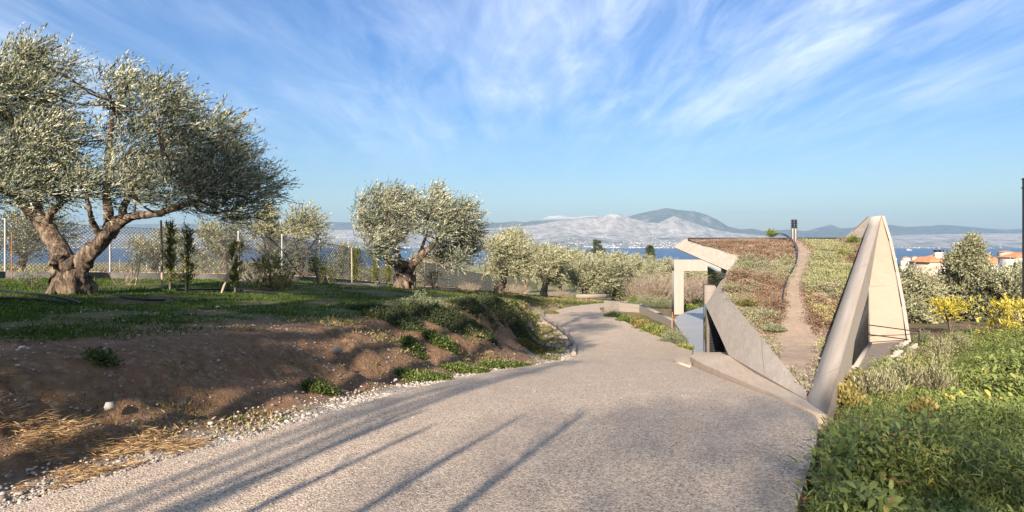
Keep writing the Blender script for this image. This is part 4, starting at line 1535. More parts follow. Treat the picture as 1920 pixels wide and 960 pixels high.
# leaning fin
apx = np.array(top_o[-1]) + np.array([0.02, 0.04, 0.0])
fin = np.array([U(1612, 646, 14.4), U(1699, 641, 15.0), U(1689.5, 575, 16.2), U(1678, 510, 17.8), U(1666, 452, 19.6), apx])
mb = MB()
mb.prism(fin, (0.06, 0.22, -0.06))
mb.build('fin', M['tan'], house)
edge = fin[1:] + np.array([0.055, 0.09, 0])
mb = MB()
for k in range(len(edge) - 1):
    mb.prism([edge[k] + (-.03, -.1, 0), edge[k] + (.06, -.1, 0), edge[k + 1] + (.06, -.1, 0), edge[k + 1] + (-.03, -.1, 0)], (0.05, 0.24, -0.02))
mb.build('fin_edge', M['beam'], house)

# construction joints in the concrete
def joint(a, b, lift):
    mb = MB()
    mb.tube([np.array(a) + lift, np.array(b) + lift], 0.0035, 5)
    mb.build('joint', M['joint'], house)


for yj in (7.6, 13.4):
    o = o_pt(yj)
    i = o + np.array([-0.25, 0.155, 0.0])
    i[2] = -1.847 + (i[1] - 7.2) * 0.1968
    joint(o, i, np.array([0, 0, .002]))
    joint(o, [o[0], o[1], max(o[2] - .42, np.interp(yj, [9.9, 13.2, 16.5, 21], [-1.58, -1.16, -.24, .84]) if yj > 9.9 else -9)], np.array([.002, -.002, 0]))
for u0 in (0.36, 0.66):
    a_ = fin[0] * (1 - u0) + fin[-1] * u0
    b_ = np.array([np.interp(a_[2], fin[1:, 2], fin[1:, 0]), np.interp(a_[2], fin[1:, 2], fin[1:, 1]), a_[2]])
    joint(a_, b_, np.array([-.002, -.006, .003]))
for k, u0 in ((0, .42), (3, .72)):
    joint(PA[k] * (1 - u0) + PA[k + 1] * u0, PI[k] * (1 - u0) + PI[k + 1] * u0, np.array([0, 0, .003]))

# walls of the house under the roof
wl_pts = [(4.75, 14.8), (5.5, 15.4), (6.75, 18.3), (7.1, 20.7), (11.8, 20.7), (8.9, 16.4), (7.1, 13.4), (6.2, 12.0)]
for k in range(len(wl_pts)):
    a, b = np.array(wl_pts[k]), np.array(wl_pts[(k + 1) % len(wl_pts)])
    if k in (0, 2, 5, 6, 7):
        continue
    za, zb = zr(a[1]) - 0.3, zr(b[1]) - 0.3
    nv = np.array([-(b - a)[1], (b - a)[0]])
    nv = nv / np.linalg.norm(nv) * 0.15
    mb = MB()
    mb.prism([[*a, -3.4], [*b, -3.4], [*b, zb], [*a, za]], (nv[0], nv[1], 0))
    mb.build('wall', M['beam'], house)
mb = MB()
mb.prism([[5.28, 16.75, -3.4], [6.1, 17.0, -3.4], [6.1, 17.0, -1.5], [5.28, 16.75, -1.72]], (0.05, 0.3, 0))
mb.build('dark_window', M['glass'], house)
# pillar at the left corner
mb = MB()
pa, pb = U(1325, 590, 16.4), U(1333, 590, 16.5)
mb.prism([[pa[0], pa[1], -3.3], [pb[0], pb[1], -3.3], [pb[0], pb[1], -1.66], [pa[0], pa[1], -1.72]], (0.08, 0.35, 0))
mb.build('pillar', M['lowwall'], house)  # darker concrete stands in for the shade under the parapet
# louvred window: separate slats
sl = None
for k in range(13):
    z = U(1340, 603 + k * 4.8, 16.1)[2]
    a = U(1331, 600, 16.1)
    b = U(1370, 600, 15.9)
    if sl is None:
        mb = MB()
        ln = b - a
        mb.prism([[a[0], a[1], z - .012], [b[0], b[1], z - .012], [b[0], b[1] + .05, z + .022], [a[0], a[1] + .05, z + .022]], (0, .006, .012))
        sl = o = mb.build('slat', M['metal'] if False else M['dark'], house)
        z_first = z
    else:
        o = sl.copy()
        COL.objects.link(o)
        o.parent = house
        o.location = (0, 0, z - z_first)
mb = MB()
mb.box((5.68, 17.65, -2.25), (0.28, 1.1, 2.06), -0.25)
mb.build('side_wall', M['lowwall'], house)  # shade below the parapet put into the wall's darker colour
mb = MB()
mb.prism([[5.85, 16.75, -3.3], [6.12, 19.2, -3.3], [6.12, 19.2, -0.74], [5.85, 16.75, -0.93]], (0.1, 0.0, 0))
mb.build('glass_wall', M['glass'], house)
# entrance screen: frame and perforated panel below the blade
sa, sb = np.array([6.50, 11.72]), np.array([8.44, 14.55])
dv = (sb - sa) / np.linalg.norm(sb - sa)
mb = MB()
mb.prism([[*sa, -2.42], [*sb, -2.42], [*sb, -1.0], [*sa, -1.62]], (-0.03, 0.02, 0))
mb.build('entrance_screen', M['void'], house)
mb = MB()
pts = []
for k in range(26):
    u = (k + .5) / 26
    p2 = sa + (sb - sa) * u
    mb.box((p2[0] + .012, p2[1] - .008, (-2.40 + (-1.62 + .6 * u)) / 2), (0.012, 0.012, (-1.62 + .6 * u) + 2.40), 0)
for k in range(20):
    z = -2.36 + k * 0.06
    u0 = max(0, (z + 1.64) / .6)
    if u0 > .95:
        continue
    c0 = sa + (sb - sa) * (u0 + 1) / 2
    mb.box((c0[0] + .02, c0[1] - .014, z), (np.linalg.norm(sb - sa) * (1 - u0), 0.008, 0.008), math.atan2(dv[1], dv[0]))
mb.build('screen_mesh', M['dark'], house)
mb = MB()
mb.box((8.47, 14.58, -1.72), (0.05, 0.05, 1.4))
mb.box(((sa + sb)[0] / 2 + .02, (sa + sb)[1] / 2 - .02, -2.39), (np.linalg.norm(sb - sa), 0.12, 0.08), math.atan2(dv[1], dv[0]))
mb.build('screen_frame', M['pale'], house)
# twin flues
fl = None
for px in (1486.2, 1491.8):
    b = U(px, 452, 20.6)
    mb = MB()
    mb.tube([b + (0, 0, -.3), b + (0, 0, .42)], 0.047, 12)
    o = mb.build('flue', M['steel'], house, smooth=True)
    mb = MB()
    for k in range(4):
        z = .43 + k * .075
        mb.tube([b + (0, 0, z), b + (0, 0, z + .03), b + (0, 0, z + .031), b + (0, 0, z + .075)], [0.075, 0.05, 0.035, 0.035], 12)
    mb.build('flue_cap', M['dark'], o, smooth=True)

# path trodden on the roof
pl = np.array([on_roof(*p) for p in [(1486, 450), (1489, 465), (1488, 500), (1471, 535), (1466, 585), (1457, 642), (1466, 690), (1496, 730)]])
pr = np.array([on_roof(*p) for p in [(1501, 452), (1515, 465), (1524, 475), (1519, 495), (1506, 530), (1512, 565), (1517, 590), (1524, 612), (1537, 647), (1530, 690), (1522, 730)]])
pl, pr = pl[np.argsort(pl[:, 1])], pr[np.argsort(pr[:, 1])]
yp = np.linspace(7.4, 20.8, 120)


def path_l(y):
    return np.interp(y, pl[:, 1], pl[:, 0])


def path_r(y):
    return np.interp(y, pr[:, 1], pr[:, 0])


f9 = np.linspace(0, 1, 9)
wob = 0.03 * (fbm(yp * 3, yp * 0, 6, 3) - .5)
PX = (path_l(yp) + wob)[:, None] * (1 - f9) + (path_r(yp) - wob)[:, None] * f9
PY = np.repeat(yp[:, None], 9, 1)
PZ = zr(PY) + 0.05 * (fbm(PX * 2.2, PY * 2.2, 8, 3) - 0.5) + 0.015 + 0.02 * (fbm(PX * 9, PY * 9, 3, 2) - .5)
mb = MB()
ii, jj = np.meshgrid(np.arange(119), np.arange(8), indexing='ij')
mb.add(np.stack([PX, PY, PZ], -1), np.stack([ii * 9 + jj, ii * 9 + jj + 1, (ii + 1) * 9 + jj + 1, (ii + 1) * 9 + jj], -1).reshape(-1, 4))
mb.build('roof_path', M['path'], house, smooth=True)

# sedum carpet
N = 30000
sy_ = 7.2 + 13.6 * rng.random(N) ** 0.85
sx_ = x_left(sy_) + (x_right(sy_) - x_left(sy_)) * rng.random(N)
on_p = (sx_ > path_l(sy_) - .01 + 0.07 * rng.normal(size=N)) & (sx_ < path_r(sy_) + .01 + 0.07 * rng.normal(size=N))
tipz = (sy_ < 11.6 + 1.0 * rng.random(N)) & (rng.random(N) < 0.93)
bare = (vnoise(sx_ * 1.7, sy_ * 1.7, 61) < 0.16)
keep = ~on_p & ~tipz & ~bare
sx_, sy_ = sx_[keep], sy_[keep]
N = len(sx_)
nl = fbm(sx_ * 0.9, sy_ * 0.6, 71, 3)
ns = fbm(sx_ * 2.6, sy_ * 2.2, 72, 3)
tn = 0.10 + 0.42 * ns
green = rng.random(N) < sstep(0.44, 0.64, nl) * .8 + .05
tn = np.where(green, 0.46 + 0.28 * ns, tn)
rightside = sx_ > path_r(sy_)
dp = sx_ - path_r(sy_)
band = rightside & (rng.random(N) < .85 * sstep(0, .12, dp) * sstep(1.3, .5, dp - 0.6 * vnoise(sy_ * .8, sy_ * 0, 5)) * sstep(13.0, 14.8, sy_))
tn = np.where(band, 0.60 + 0.22 * ns, tn)
tn = np.where(rightside & (sy_ < 13.6) & (rng.random(N) < sstep(.38, .58, ns) * .75), 0.70 + 0.22 * rng.random(N), tn)
leftedge = (~rightside) & (rng.random(N) < .8 * sstep(.8, .3, sx_ - x_left(sy_)) * sstep(16, 13, sy_))
tn = np.where(leftedge, 0.5 + 0.2 * ns, tn)
hh = (0.02 + 0.17 * sstep(.3, .8, fbm(sx_ * 2.6, sy_ * 2.6, 77, 2))) * np.interp(sy_, [7, 18, 20.5], [1, 1, .35])
nlf = 9
base = np.stack([sx_, sy_, zr(sy_) + 0.0], -1)
bb_ = np.repeat(base, nlf, 0)
bb_[:, :2] += rng.normal(size=(len(bb_), 2)) * 0.035
bb_[:, 2] += np.repeat(hh, nlf) * rng.random(len(bb_))

dr = nrm(rng.normal(size=(len(bb_), 3)) * np.array([.8, .8, .4]) + np.array([0, 0, .7]))
mb = MB()
leaf_quads(mb, bb_, dr, 0.05 * rng.uniform(.6, 1.3, len(bb_)), 0.018, np.clip(np.repeat(tn, nlf) + rng.normal(0, .035, len(bb_)), 0, 1))
tag(mb.build('sedum_carpet', M['sedum'], attr=True), kind='stuff')


def mound(name, b, h, w, label, cat, group, mat, n=160, tl=0.25, L=0.045, Wd=0.012, t0=0.5, nl=10, up=0.7, dep=1.0, stem=True):
    """rounded shrub: twigs fan out from the root, leaves along each twig"""
    root = empty(name, b, label, cat, group)
    cb = MB()
    a = rng.uniform(0, 6.28, n)
    ro = np.sqrt(rng.random(n))
    d = nrm(np.stack([np.cos(a) * ro * w * .5, np.sin(a) * ro * w * .5 * dep, h * (1.05 - .75 * ro ** 2) * rng.uniform(.8, 1.15, n)], -1) * 1.0)
    ln = np.linalg.norm(np.stack([ro * w * .5, h * (1.05 - .75 * ro ** 2)], -1), axis=1) * rng.uniform(.75, 1.1, n)
    k = np.linspace(0.3, 1, nl)
    P_ = np.asarray(b) + d[:, None] * (ln[:, None] * k)[..., None]
    P_[..., :2] += (d[:, None, :2] * (k[None, :, None] ** 2) * 0.05)
    P_ = P_.reshape(-1, 3) + rng.normal(size=(n * nl, 3)) * 0.012 * w
    ld = nrm(np.repeat(d, nl, 0) + np.array([0, 0, up]) + rng.normal(size=(n * nl, 3)) * .45)
    leaf_quads(cb, P_, ld, L * rng.uniform(.7, 1.3, n * nl), Wd, np.clip(t0 + np.repeat(rng.normal(0, .15, n), nl) + rng.normal(0, .12, n * nl) + np.tile(k - .6, n) * 0.25, 0, 1))
    cb.build('foliage', M[mat], root, attr=True)
    if stem:
        sb = MB()
        for j in range(min(14, n // 8)):
            sb.tube([b + (0, 0, -.04), np.asarray(b) + d[j] * ln[j] * .85], [0.01, 0.004], 4, caps=False)
        sb.build('stem', M['twig'], root)
    return root


GR = 'grey green cushions on the planted roof'
for px, row, w, h, mat, t0, lab in [(1440, 598, .55, .16, 'lavg', .6, 'large pale grey green cushion plant left of the roof path'), (1450, 622, .38, .13, 'lavg', .55, 'smaller grey cushion nearest the front tip on the roof'),
                                    (1400, 575, .42, .14, 'mixed', .35, 'brownish cushion on the roof near the left parapet'), (1560, 545, .5, .2, 'lav', .62, 'pale grey bush on the roof close to the right blade'),
                                    (1372, 545, .45, .12, 'lavg', .5, 'grey green cushion at the fold of the left parapet'), (1405, 500, .6, .12, 'lavg', .55, 'grey green cushion high on the roof beside the left parapet')]:
    x, y = on_roof(px, row)
    mound('roof_cushion', np.array([x, y, zr(y)]), h, w, lab, 'plant', GR, mat, 260, .2, .045, .013, t0, stem=False)
for px, row, lab in [(1580, 487, 'bright green upright tuft on the roof near the blade, lower one'), (1600, 458, 'bright green upright tuft at the top of the roof beside the blade'), (1447, 446, 'small green tuft at the top edge of the roof by the hose')]:
    x, y = on_roof(px, row)
    mound('roof_tuft', np.array([x, y, zr(y)]), .28, .4, lab, 'plant', 'green tufts on the planted roof', 'weeds', 160, .2, .06, .012, .5, stem=False)

# hose on the roof
hp = []
for px, row, dz in [(1469, 583, .07), (1468, 560, .10), (1472, 540, .12), (1480, 520, .13), (1490, 502, .13), (1494, 488, .14), (1493, 472, .15), (1488, 460, .14)]:
    x, y = on_roof(px, row + dz * 30)
    hp.append([x, y, zr(y) + dz])
hp += [U(1480, 447, 20.0), U(1470, 440, 20.3), U(1458, 438, 20.4), U(1451, 441, 20.5)]
mb = MB()
c1 = bez(hp, 50)
mb.tube(c1, 0.016, 7)
mb.tube(c1[16:46] + np.array([0.06, .05, 0.03]) * np.sin(np.linspace(0, 3.14, 30))[:, None], 0.011, 6)
tag(mb.build('garden_hose', M['bluepipe'], smooth=True), 'dark garden hose winding along the roof path up to the ridge', 'hose')

# apron in front of the house
oe = [(3.14, 6.32, .012), (3.12, 7.2, .03), (3.15, 8.2, .05), (3.26, 9.5, .08), (3.40, 11, .11), (3.58, 12.4, .16)]
poly = [np.array([x + .02, y, gy(y) + h]) for x, y, h in oe] + [U(1303, 661, 13.6), U(1369, 660, 13.7), U(1368, 667.5, 11.3), U(1426, 700.5, 9.4), U(1511, 750, 7.0), U(1552, 779, 6.33)]
mb = MB()
mb.prism(poly, (0, 0, -0.35))
tag(mb.build('concrete_apron', M['apron']), kind='structure')
mb = MB()
mb.prism([np.array([3.36, 11.6, gy(11.6) + .035]), np.array([3.48, 13.2, gy(13.2) + .05]), np.array([3.9, 14.2, gy(14.2) + .07]), np.array([4.3, 14.0, gy(14) + .07]), np.array([3.62, 12.3, gy(12.3) + .06])], (0, 0, -0.3))
tag(mb.build('apron_step', M['apron']), kind='structure')
# patio left of the house
pp2 = [(1306, 663), (1291, 641), (1268, 609), (1264, 602), (1267, 595), (1276, 589), (1292, 583), (1322, 574), (1350, 574), (1360, 600), (1358, 640), (1350, 664)]
mb = MB()
mb.prism([U(px, row, 3.2 * F / (row - HZ)) for px, row in pp2], (0, 0, -0.5))
tag(mb.build('patio', M['patio']), kind='structure')
# entrance landing
mb = MB()
mb.prism([[6.0, 11.2, -2.40], [6.62, 11.4, -2.40], [9.1, 14.55, -2.40], [9.7, 15.0, -2.40], [9.6, 15.4, -2.40], [8.2, 15.2, -2.40]], (0, 0, -0.3))
tag(mb.build('entrance_landing', M['landing']), kind='structure')


# stones
PHI = (1 + 5 ** .5) / 2
ICO = nrm(np.array([(-1, PHI, 0), (1, PHI, 0), (-1, -PHI, 0), (1, -PHI, 0), (0, -1, PHI), (0, 1, PHI), (0, -1, -PHI), (0, 1, -PHI), (PHI, 0, -1), (PHI, 0, 1), (-PHI, 0, -1), (-PHI, 0, 1)]))
ICF = np.array([(0, 11, 5), (0, 5, 1), (0, 1, 7), (0, 7, 10), (0, 10, 11), (1, 5, 9), (5, 11, 4), (11, 10, 2), (10, 7, 6), (7, 1, 8), (3, 9, 4), (3, 4, 2), (3, 2, 6), (3, 6, 8), (3, 8, 9), (4, 9, 5), (2, 4, 11), (6, 2, 10), (8, 6, 7), (9, 8, 1)])


def pebbles(mb, c, size, tint):
    n = len(c)
    jit = ICO[None] * rng.uniform(.65, 1.15, (n, 12, 1)) * np.stack([size * rng.uniform(.8, 1.4, n), size * rng.uniform(.7, 1.2, n), size * rng.uniform(.45, .8, n)], -1)[:, None]
    a = rng.uniform(0, 6.28, n)
    ca, sa = np.cos(a)[:, None], np.sin(a)[:, None]
    x, y = jit[..., 0] * ca - jit[..., 1] * sa, jit[..., 0] * sa + jit[..., 1] * ca
    v = np.stack([x, y, jit[..., 2]], -1) + c[:, None]
    i = np.arange(n)[:, None, None] * 12
    mb.add(v.reshape(-1, 3), (i + ICF[None]).reshape(-1, 3), np.repeat(tint, 20))


mb = MB()
N = 15000
y = 3.2 + 13.5 * rng.random(N) ** 1.1
s_ = np.abs(rng.normal(0, 1, N)) * np.interp(y, [3, 7, 12, 16], [.34, .30, .22, .2]) + 0.02
x = xl(y) - s_
z = gz(x, y)
pebbles(mb, np.stack([x, y, z + .0], -1), rng.lognormal(math.log(.016), .42, N) * np.interp(y, [3, 5.5, 7, 16], [.6, .7, 1.0, 1.35]), np.clip(rng.normal(.42, .22, N), 0, 1))
N = 420                                                 # grit and crumbs lying on the road
y = 3.3 + 20 * rng.random(N) ** 1.5
x = xl(y) + .1 + (xr(y) - xl(y) - .2) * rng.beta(.45, .6, N)
pebbles(mb, np.stack([x, y, gy(y) + .002], -1), rng.lognormal(math.log(.007), .4, N), np.clip(rng.normal(.4, .25, N), 0, 1))
N = 900
y = rng.uniform(16.5, 28, N)
x = xl(y) - 0.1 - rng.random(N) * np.interp(y, [16, 20, 27], [.9, 1.0, .5])
pebbles(mb, np.stack([x, y, gz(x, y) + .01], -1), rng.lognormal(math.log(.035), .4, N), np.clip(rng.normal(.34, .2, N), 0, 1))
N = 6500                                                # small stones strewn over the bank
y = 4 + 16 * rng.random(N) ** 1.3
x = xl(y) - 0.6 - rng.random(N) ** 1.2 * np.interp(y, [4, 8, 14, 20], [5.5, 7, 5, 3])
kp_ = vnoise(x * .8, y * .8, 21) > .35
x, y = x[kp_], y[kp_]
pebbles(mb, np.stack([x, y, gz(x, y, True) + .004], -1), rng.lognormal(math.log(.010), .45, len(x)), np.clip(rng.normal(.3, .22, len(x)), 0, 1))
tag(mb.build('gravel', M['stone'], attr=True), kind='stuff')

for px, row, r, t0, lab in [(632, 660, .10, .12, 'dark rounded stone half way up the bare soil bank'), (385, 832, .035, .22, 'pale stone at the gravel edge right of the straw'), (205, 765, .07, .75, 'pale stone on the slope left of the straw'),
                            (268, 905, .06, .7, 'pale flat stone at the road edge near the lower left corner'), (345, 868, .05, .65, 'grey stone among straw by the road edge'), (725, 660, .08, .6, 'grey stone on the soil bank under the creeping shrubs'),
                            (858, 705, .06, .3, 'dark stone in the pale gravel along the road')]:
    d = np.arange(3, 20, .02)
    zz_ = gz((px - 960) / F * d, d)
    k = d[np.argmin(np.abs(HZ - F * zz_ / d - row))]
    b = P(px, k, r * .25)
    mb = MB()
    pebbles(mb, np.array([b]), np.array([r]), np.array([t0]))
    tag(recentre(mb.build('stone', M['stone'], attr=True), b), lab, 'stone', 'loose stones on the left bank')

# rubble edging of the entrance landing: each stone is a part
rub = empty('rubble_edging', (7.9, 13.0, -2.4), 'row of rough pale stones edging the entrance landing', 'edging')
shapes = []
for k in range(5):
    mb = MB()
    pebbles(mb, np.zeros((1, 3)), np.array([.075]), np.array([.42 + .06 * k]))
    shapes.append(mb)
pieces = []
k = 0
for u in np.linspace(0, 1, 30):
    for rowk in range(2):
        x = 6.72 + (9.55 - 6.72) * u + rng.normal(0, .03) + rowk * .14
        y = 11.3 + (14.85 - 11.3) * u + rng.normal(0, .03) - rowk * .11
        if k < 5:
            o = shapes[k].build('rubble_stone', M['stone'], None, attr=True)
            o.parent = rub
            pieces.append(o)
        else:
            o = pieces[rng.integers(0, 5)].copy()
            COL.objects.link(o)
        o.location = (x - 7.9, y - 13.0, -2.39 + 2.4 - .06 * rowk)
        o.scale = (rng.uniform(.7, 1.15),) * 3
        o.rotation_euler = (0, 0, rng.uniform(0, 6))
        k += 1

# hand rail beside the landing
rail = empty('handrail', U(1722, 640, 15.2), 'thin dark double handrail running from the entrance past the tan fin', 'handrail')
for a, b in ((U(1627, 609, 13.9), U(1724, 622, 15.2)), (U(1628, 627, 13.9), U(1705, 637, 15.1))):
    mb = MB()
    mb.tube([a, b], 0.013, 6)
    mb.build('rail', M['dark'], rail, smooth=True)
mb = MB()
mb.tube([P(1723, 15.2), U(1723, 620, 15.2)], 0.014, 6)
mb.build('rail_post', M['dark'], rail)

# concrete gate frame left of the house
fr = empty('concrete_frame', P(1273, 29), 'pale concrete frame of one post and one beam standing left of the house', 'frame')
a, b = U(1264, 508, 29), U(1282, 575, 29)
mb = MB()
mb.prism([[a[0], 29, -3.4], [b[0], 29, -3.4], [b[0], 29, a[2]], [a[0], 29, a[2]]], (0.0, .45, 0))
mb.build('frame_post', M['pale'], fr)
a, b = U(1264, 487, 29), U(1352, 508, 29)
mb = MB()
mb.prism([[a[0], 28.997, b[2]], [b[0], 28.997, b[2]], [b[0], 28.997, a[2]], [a[0], 28.997, a[2]]], (0.0, .456, 0))
mb.build('frame_beam', M['pale'], fr)
# low retaining wall by the far road
wp = [(4.9, 32.6), (5.5, 31.6), (6.35, 30.6), (6.45, 27.5), (6.5, 25.0)]
mb = MB()
for k in range(len(wp) - 1):
    a, b = np.array(wp[k]), np.array(wp[k + 1])
    nv = np.array([(b - a)[1], -(b - a)[0]])
    nv = -nv / np.linalg.norm(nv) * .22
    zt = -3.05 + (-0.03 * k)
    mb.prism([[*a, -3.9], [*b, -3.9], [*b, zt - .03], [*a, zt]], (nv[0], nv[1], 0))
o = tag(mb.build('retaining_wall', M['lowwall']), 'low weathered concrete retaining wall curving beside the far road', 'wall')
mb = MB()
b = P(1261, 24.4)
mb.tube([b, b + (0, 0, .75)], 0.02, 6)
tag(recentre(mb.build('marker_bar', M['rust']), b), 'thin rusty marker bar by the patio corner', 'bar')

# ------------------------------------------------------------------ planting beds by the patio
GL = 'lavender and grey shrubs by the patio'
for px, d, h, w, mat, t0, lab in [(1262, 20.3, .55, .95, 'lavg', .55, 'big grey green lavender mound at the near corner of the patio'), (1213, 33.5, .75, 1.7, 'lavg', .55, 'wide grey green mound behind the low retaining wall'), (1244, 33, .6, 1.3, 'lavg', .5, 'grey green mound between the wall and the frame post'),
                                  (1190, 35, .6, .9, 'weeds', .4, 'green leafy plant at the left end of the bed behind the wall')]:
    mound('bed_shrub', P(px, d), h, w, lab, 'shrub', GL, mat, 420, .3, .06, .016, t0)
GP = 'green plants along the far road edge'
for px, d, h, w, mat, t0, lab in [(1150, 29.5, .35, .9, 'creeper', .4, 'dark low plant at the far tip of the roadside bed'), (1172, 27.5, .35, .8, 'weeds', .35, 'green plant second from the far tip of the roadside bed'), (1196, 26, .4, .7, 'mixed', .45, 'brownish dry plant in the roadside bed'), (1207, 24.6, .45, .8, 'twig_leaf', .5, 'tall reddish dry plant before the low wall'),
                                  (1222, 23.5, .4, .8, 'weeds', .55, 'bright green plant in the middle of the roadside bed'), (1240, 22.3, .42, .7, 'weeds', .6, 'bright green plant next to the lavender mound'), (1283, 18.6, .2, .5, 'weeds', .6, 'low green tuft at the patio edge by the apron'), (1232, 36, .4, 1.6, 'weeds', .5, 'green plants in front of the frame post'), (1310, 33, .45, 1.6, 'weeds', .45, 'green plants seen through the concrete frame'), (1290, 31, .3, 1.2, 'weeds', .5, 'low green plants at the foot of the frame beside the patio')]:
    mound('roadside_plant', P(px, d), h, w, lab, 'plant', GP, 'mixed' if mat == 'twig_leaf' else mat, 260, .25, .09, .03, t0, nl=7, up=.3)

# ------------------------------------------------------------------ creeping shrubs on the bank


def ground_hit(px, row, d0=3.0, d1=34.0):
    d = np.arange(d0, d1, .02)
    z = gz((px - 960) / F * d, d, True)
    r = HZ - F * z / d
    i = np.where(r <= row)[0]
    k = d[i[0]] if len(i) else d[-1]
    x = (px - 960) / F * k
    return np.array([x, k, gz(x, k, True)[0]])


def creeper(px, row, w, dpt, h, label, mat='creeper', t0=.45, n=1500):
    b = ground_hit(px, row)
    root = empty('creeping_shrub', b, label, 'shrub', 'creeping shrubs on the soil bank')
    a = rng.uniform(0, 6.28, n)
    r_ = np.sqrt(rng.random(n))
    wv_ = 0.45 + 1.0 * fbm(np.cos(a) * 1.8 + px, np.sin(a) * 1.8 + row, 9, 3)
    keep_ = vnoise(np.cos(a) * r_ * 4 + px, np.sin(a) * r_ * 4 + row, 44) > .30
    a, r_, wv_ = a[keep_], r_[keep_], wv_[keep_]
    n = len(a)
    h = h * .8
    x = b[0] + np.cos(a) * r_ * w * .5 * wv_
    y = b[1] + np.sin(a) * r_ * dpt * .5 * wv_
    z = gz(x, y, True) + h * (1 - r_ ** 2) * rng.random(n) * (.35 + 1.1 * vnoise(x * 5, y * 5, 33)) + .01
    p = np.stack([x, y, z], -1)
    nl_ = 5
    pb_ = np.repeat(p, nl_, 0) + rng.normal(size=(n * nl_, 3)) * .03
    d = nrm(rng.normal(size=(n * nl_, 3)) + np.array([.3, -.2, .8]))
    cb = MB()
    leaf_quads(cb, pb_, d, .055 * rng.uniform(.6, 1.3, n * nl_), .02, np.clip(rng.normal(t0, .2, n * nl_), 0, 1))
    cb.build('foliage', M[mat], root, attr=True)
    return root


for args in [(735, 597, 1.5, 1.0, .22, 'dark creeping shrub spilling over the bank crest, leftmost'), (795, 590, 1.7, 1.2, .35, 'tall dark creeping shrub at the middle of the bank crest'), (845, 605, 1.2, 1.2, .25, 'dark creeping shrub trailing down the bank below the crest'),
             (792, 572, 1.2, .8, .32, 'grey green shrub on top of the bank crest', 'lavg', .45), (880, 575, 1.4, 1.0, .25, 'dark green shrub on the crest right of the grey green one'), (930, 575, 1.6, 1.6, .3, 'dark shrub with reeds near the end of the bank crest'),
             (905, 632, .9, .9, .18, 'small dark shrub low on the soil bank'), (965, 600, 1.2, 1.2, .25, 'dark shrub on the far bank face'), (985, 640, 1.3, 1.0, .2, 'green shrub near the toe of the far bank'), (1000, 660, .9, .6, .25, 'dry leafy shrub at the toe of the bank beside the gravel', 'mixed', .4),
             (700, 583, 1.0, .6, .18, 'low dark plant on the grass left of the bank shrubs'), (830, 640, .7, .6, .12, 'small green patch in the middle of the bare bank', 'weeds', .3), (770, 650, .5, .4, .1, 'tiny green patch on the bare bank', 'weeds', .3), (950, 690, 1.0, .4, .12, 'green weeds along the bank toe by the pale gravel', 'weeds', .35), (790, 715, .9, .35, .1, 'green weeds above the middle of the pale gravel', 'weeds', .4),
             (870, 700, .9, .35, .1, 'green weeds between the bank and the pale gravel', 'weeds', .4), (600, 735, .5, .25, .06, 'dark weeds at the left end of the pale gravel', 'bankweeds', .3, 260), (1035, 590, .8, 1.0, .2, 'dry plant on the soil mound at the bank end', 'mixed', .5),
             (190, 680, .3, .25, .05, 'dark green tuft on the slope above the straw', 'bankweeds', .3, 120)]:
    creeper(*args)

mb = MB()
N = 7500
y = 4.5 + 42 * rng.random(N) ** 1.1
s_ = .35 + rng.random(N) * np.interp(y, [4, 8, 12, 18, 26, 34], [4.2, 4.0, 3.8, 3.2, 3.0, 5.0])
x = xl(y) - s_
keep = fbm(x * .9, y * .9, 141, 3) > np.interp(y, [5, 10, 14, 20, 30], [.62, .57, .52, .42, .30])
x, y = x[keep], y[keep]
n = len(x)
tn = np.clip(.25 + .7 * fbm(x * .7, y * .7, 151, 2) + rng.normal(0, .12, n), 0, 1)
nl_ = 8
bs = np.repeat(np.stack([x, y, gz(x, y, True)], -1), nl_, 0) + rng.normal(size=(n * nl_, 3)) * np.array([.06, .06, .0]) + np.array([0, 0, .01])
leaf_quads(mb, bs, nrm(rng.normal(size=(n * nl_, 3)) * np.array([.8, .8, .3]) + np.array([.1, 0, .7])), np.repeat(.05 + .002 * y, nl_) * rng.uniform(.5, 1.5, n * nl_), np.repeat(.012 + .0007 * y, nl_), np.clip(np.repeat(tn, nl_) + rng.normal(0, .08, n * nl_), 0, 1))
tag(mb.build('bank_weeds', M['bankweeds'], attr=True), kind='stuff')

# ------------------------------------------------------------------ grass on the terrace
N = 150000
d = 5 + 27 * rng.random(N) ** 1.5
px_ = rng.uniform(-120, 1060, N)
x = (px_ - 960) / F * d
sgr, _ = parts(x, d)
cr = np.interp(d, [4, 8, 12, 15, 19, 24, 28], [2.9, 3.2, 3.3, 3.0, 2.2, 1.7, 1.2])
pat = fbm(x * 1.1, d * 1.1, 55, 4)
pr_ = sstep(-.6, .7, sgr - cr) * sstep(.42, .60, pat) * np.interp(d, [5, 18, 30], [1, .8, .45])
pr_ = np.maximum(pr_, (sgr > .7) * 0.035 * sstep(.5, .7, pat))
keep = rng.random(N) < pr_
x, y = x[keep], d[keep]
z = gz(x, y, True)
n = len(x)
dr = nrm(rng.normal(size=(n, 3)) * np.array([.5, .5, .2]) + np.array([.2, 0, 1.0]))
mb = MB()
leaf_quads(mb, np.stack([x, y, z - .01], -1), dr, np.where(rng.random(n) > .93, .11, .05) * rng.uniform(.5, 1.5, n), .011 + .0006 * y, np.clip(.42 + .5 * (fbm(x * .7, y * .7, 66, 3) - .5) + rng.normal(0, .13, n) + sstep(.75, .95, rng.random(n)) * .25, 0, 1))
tag(mb.build('grass', M['grass'], attr=True), kind='stuff')
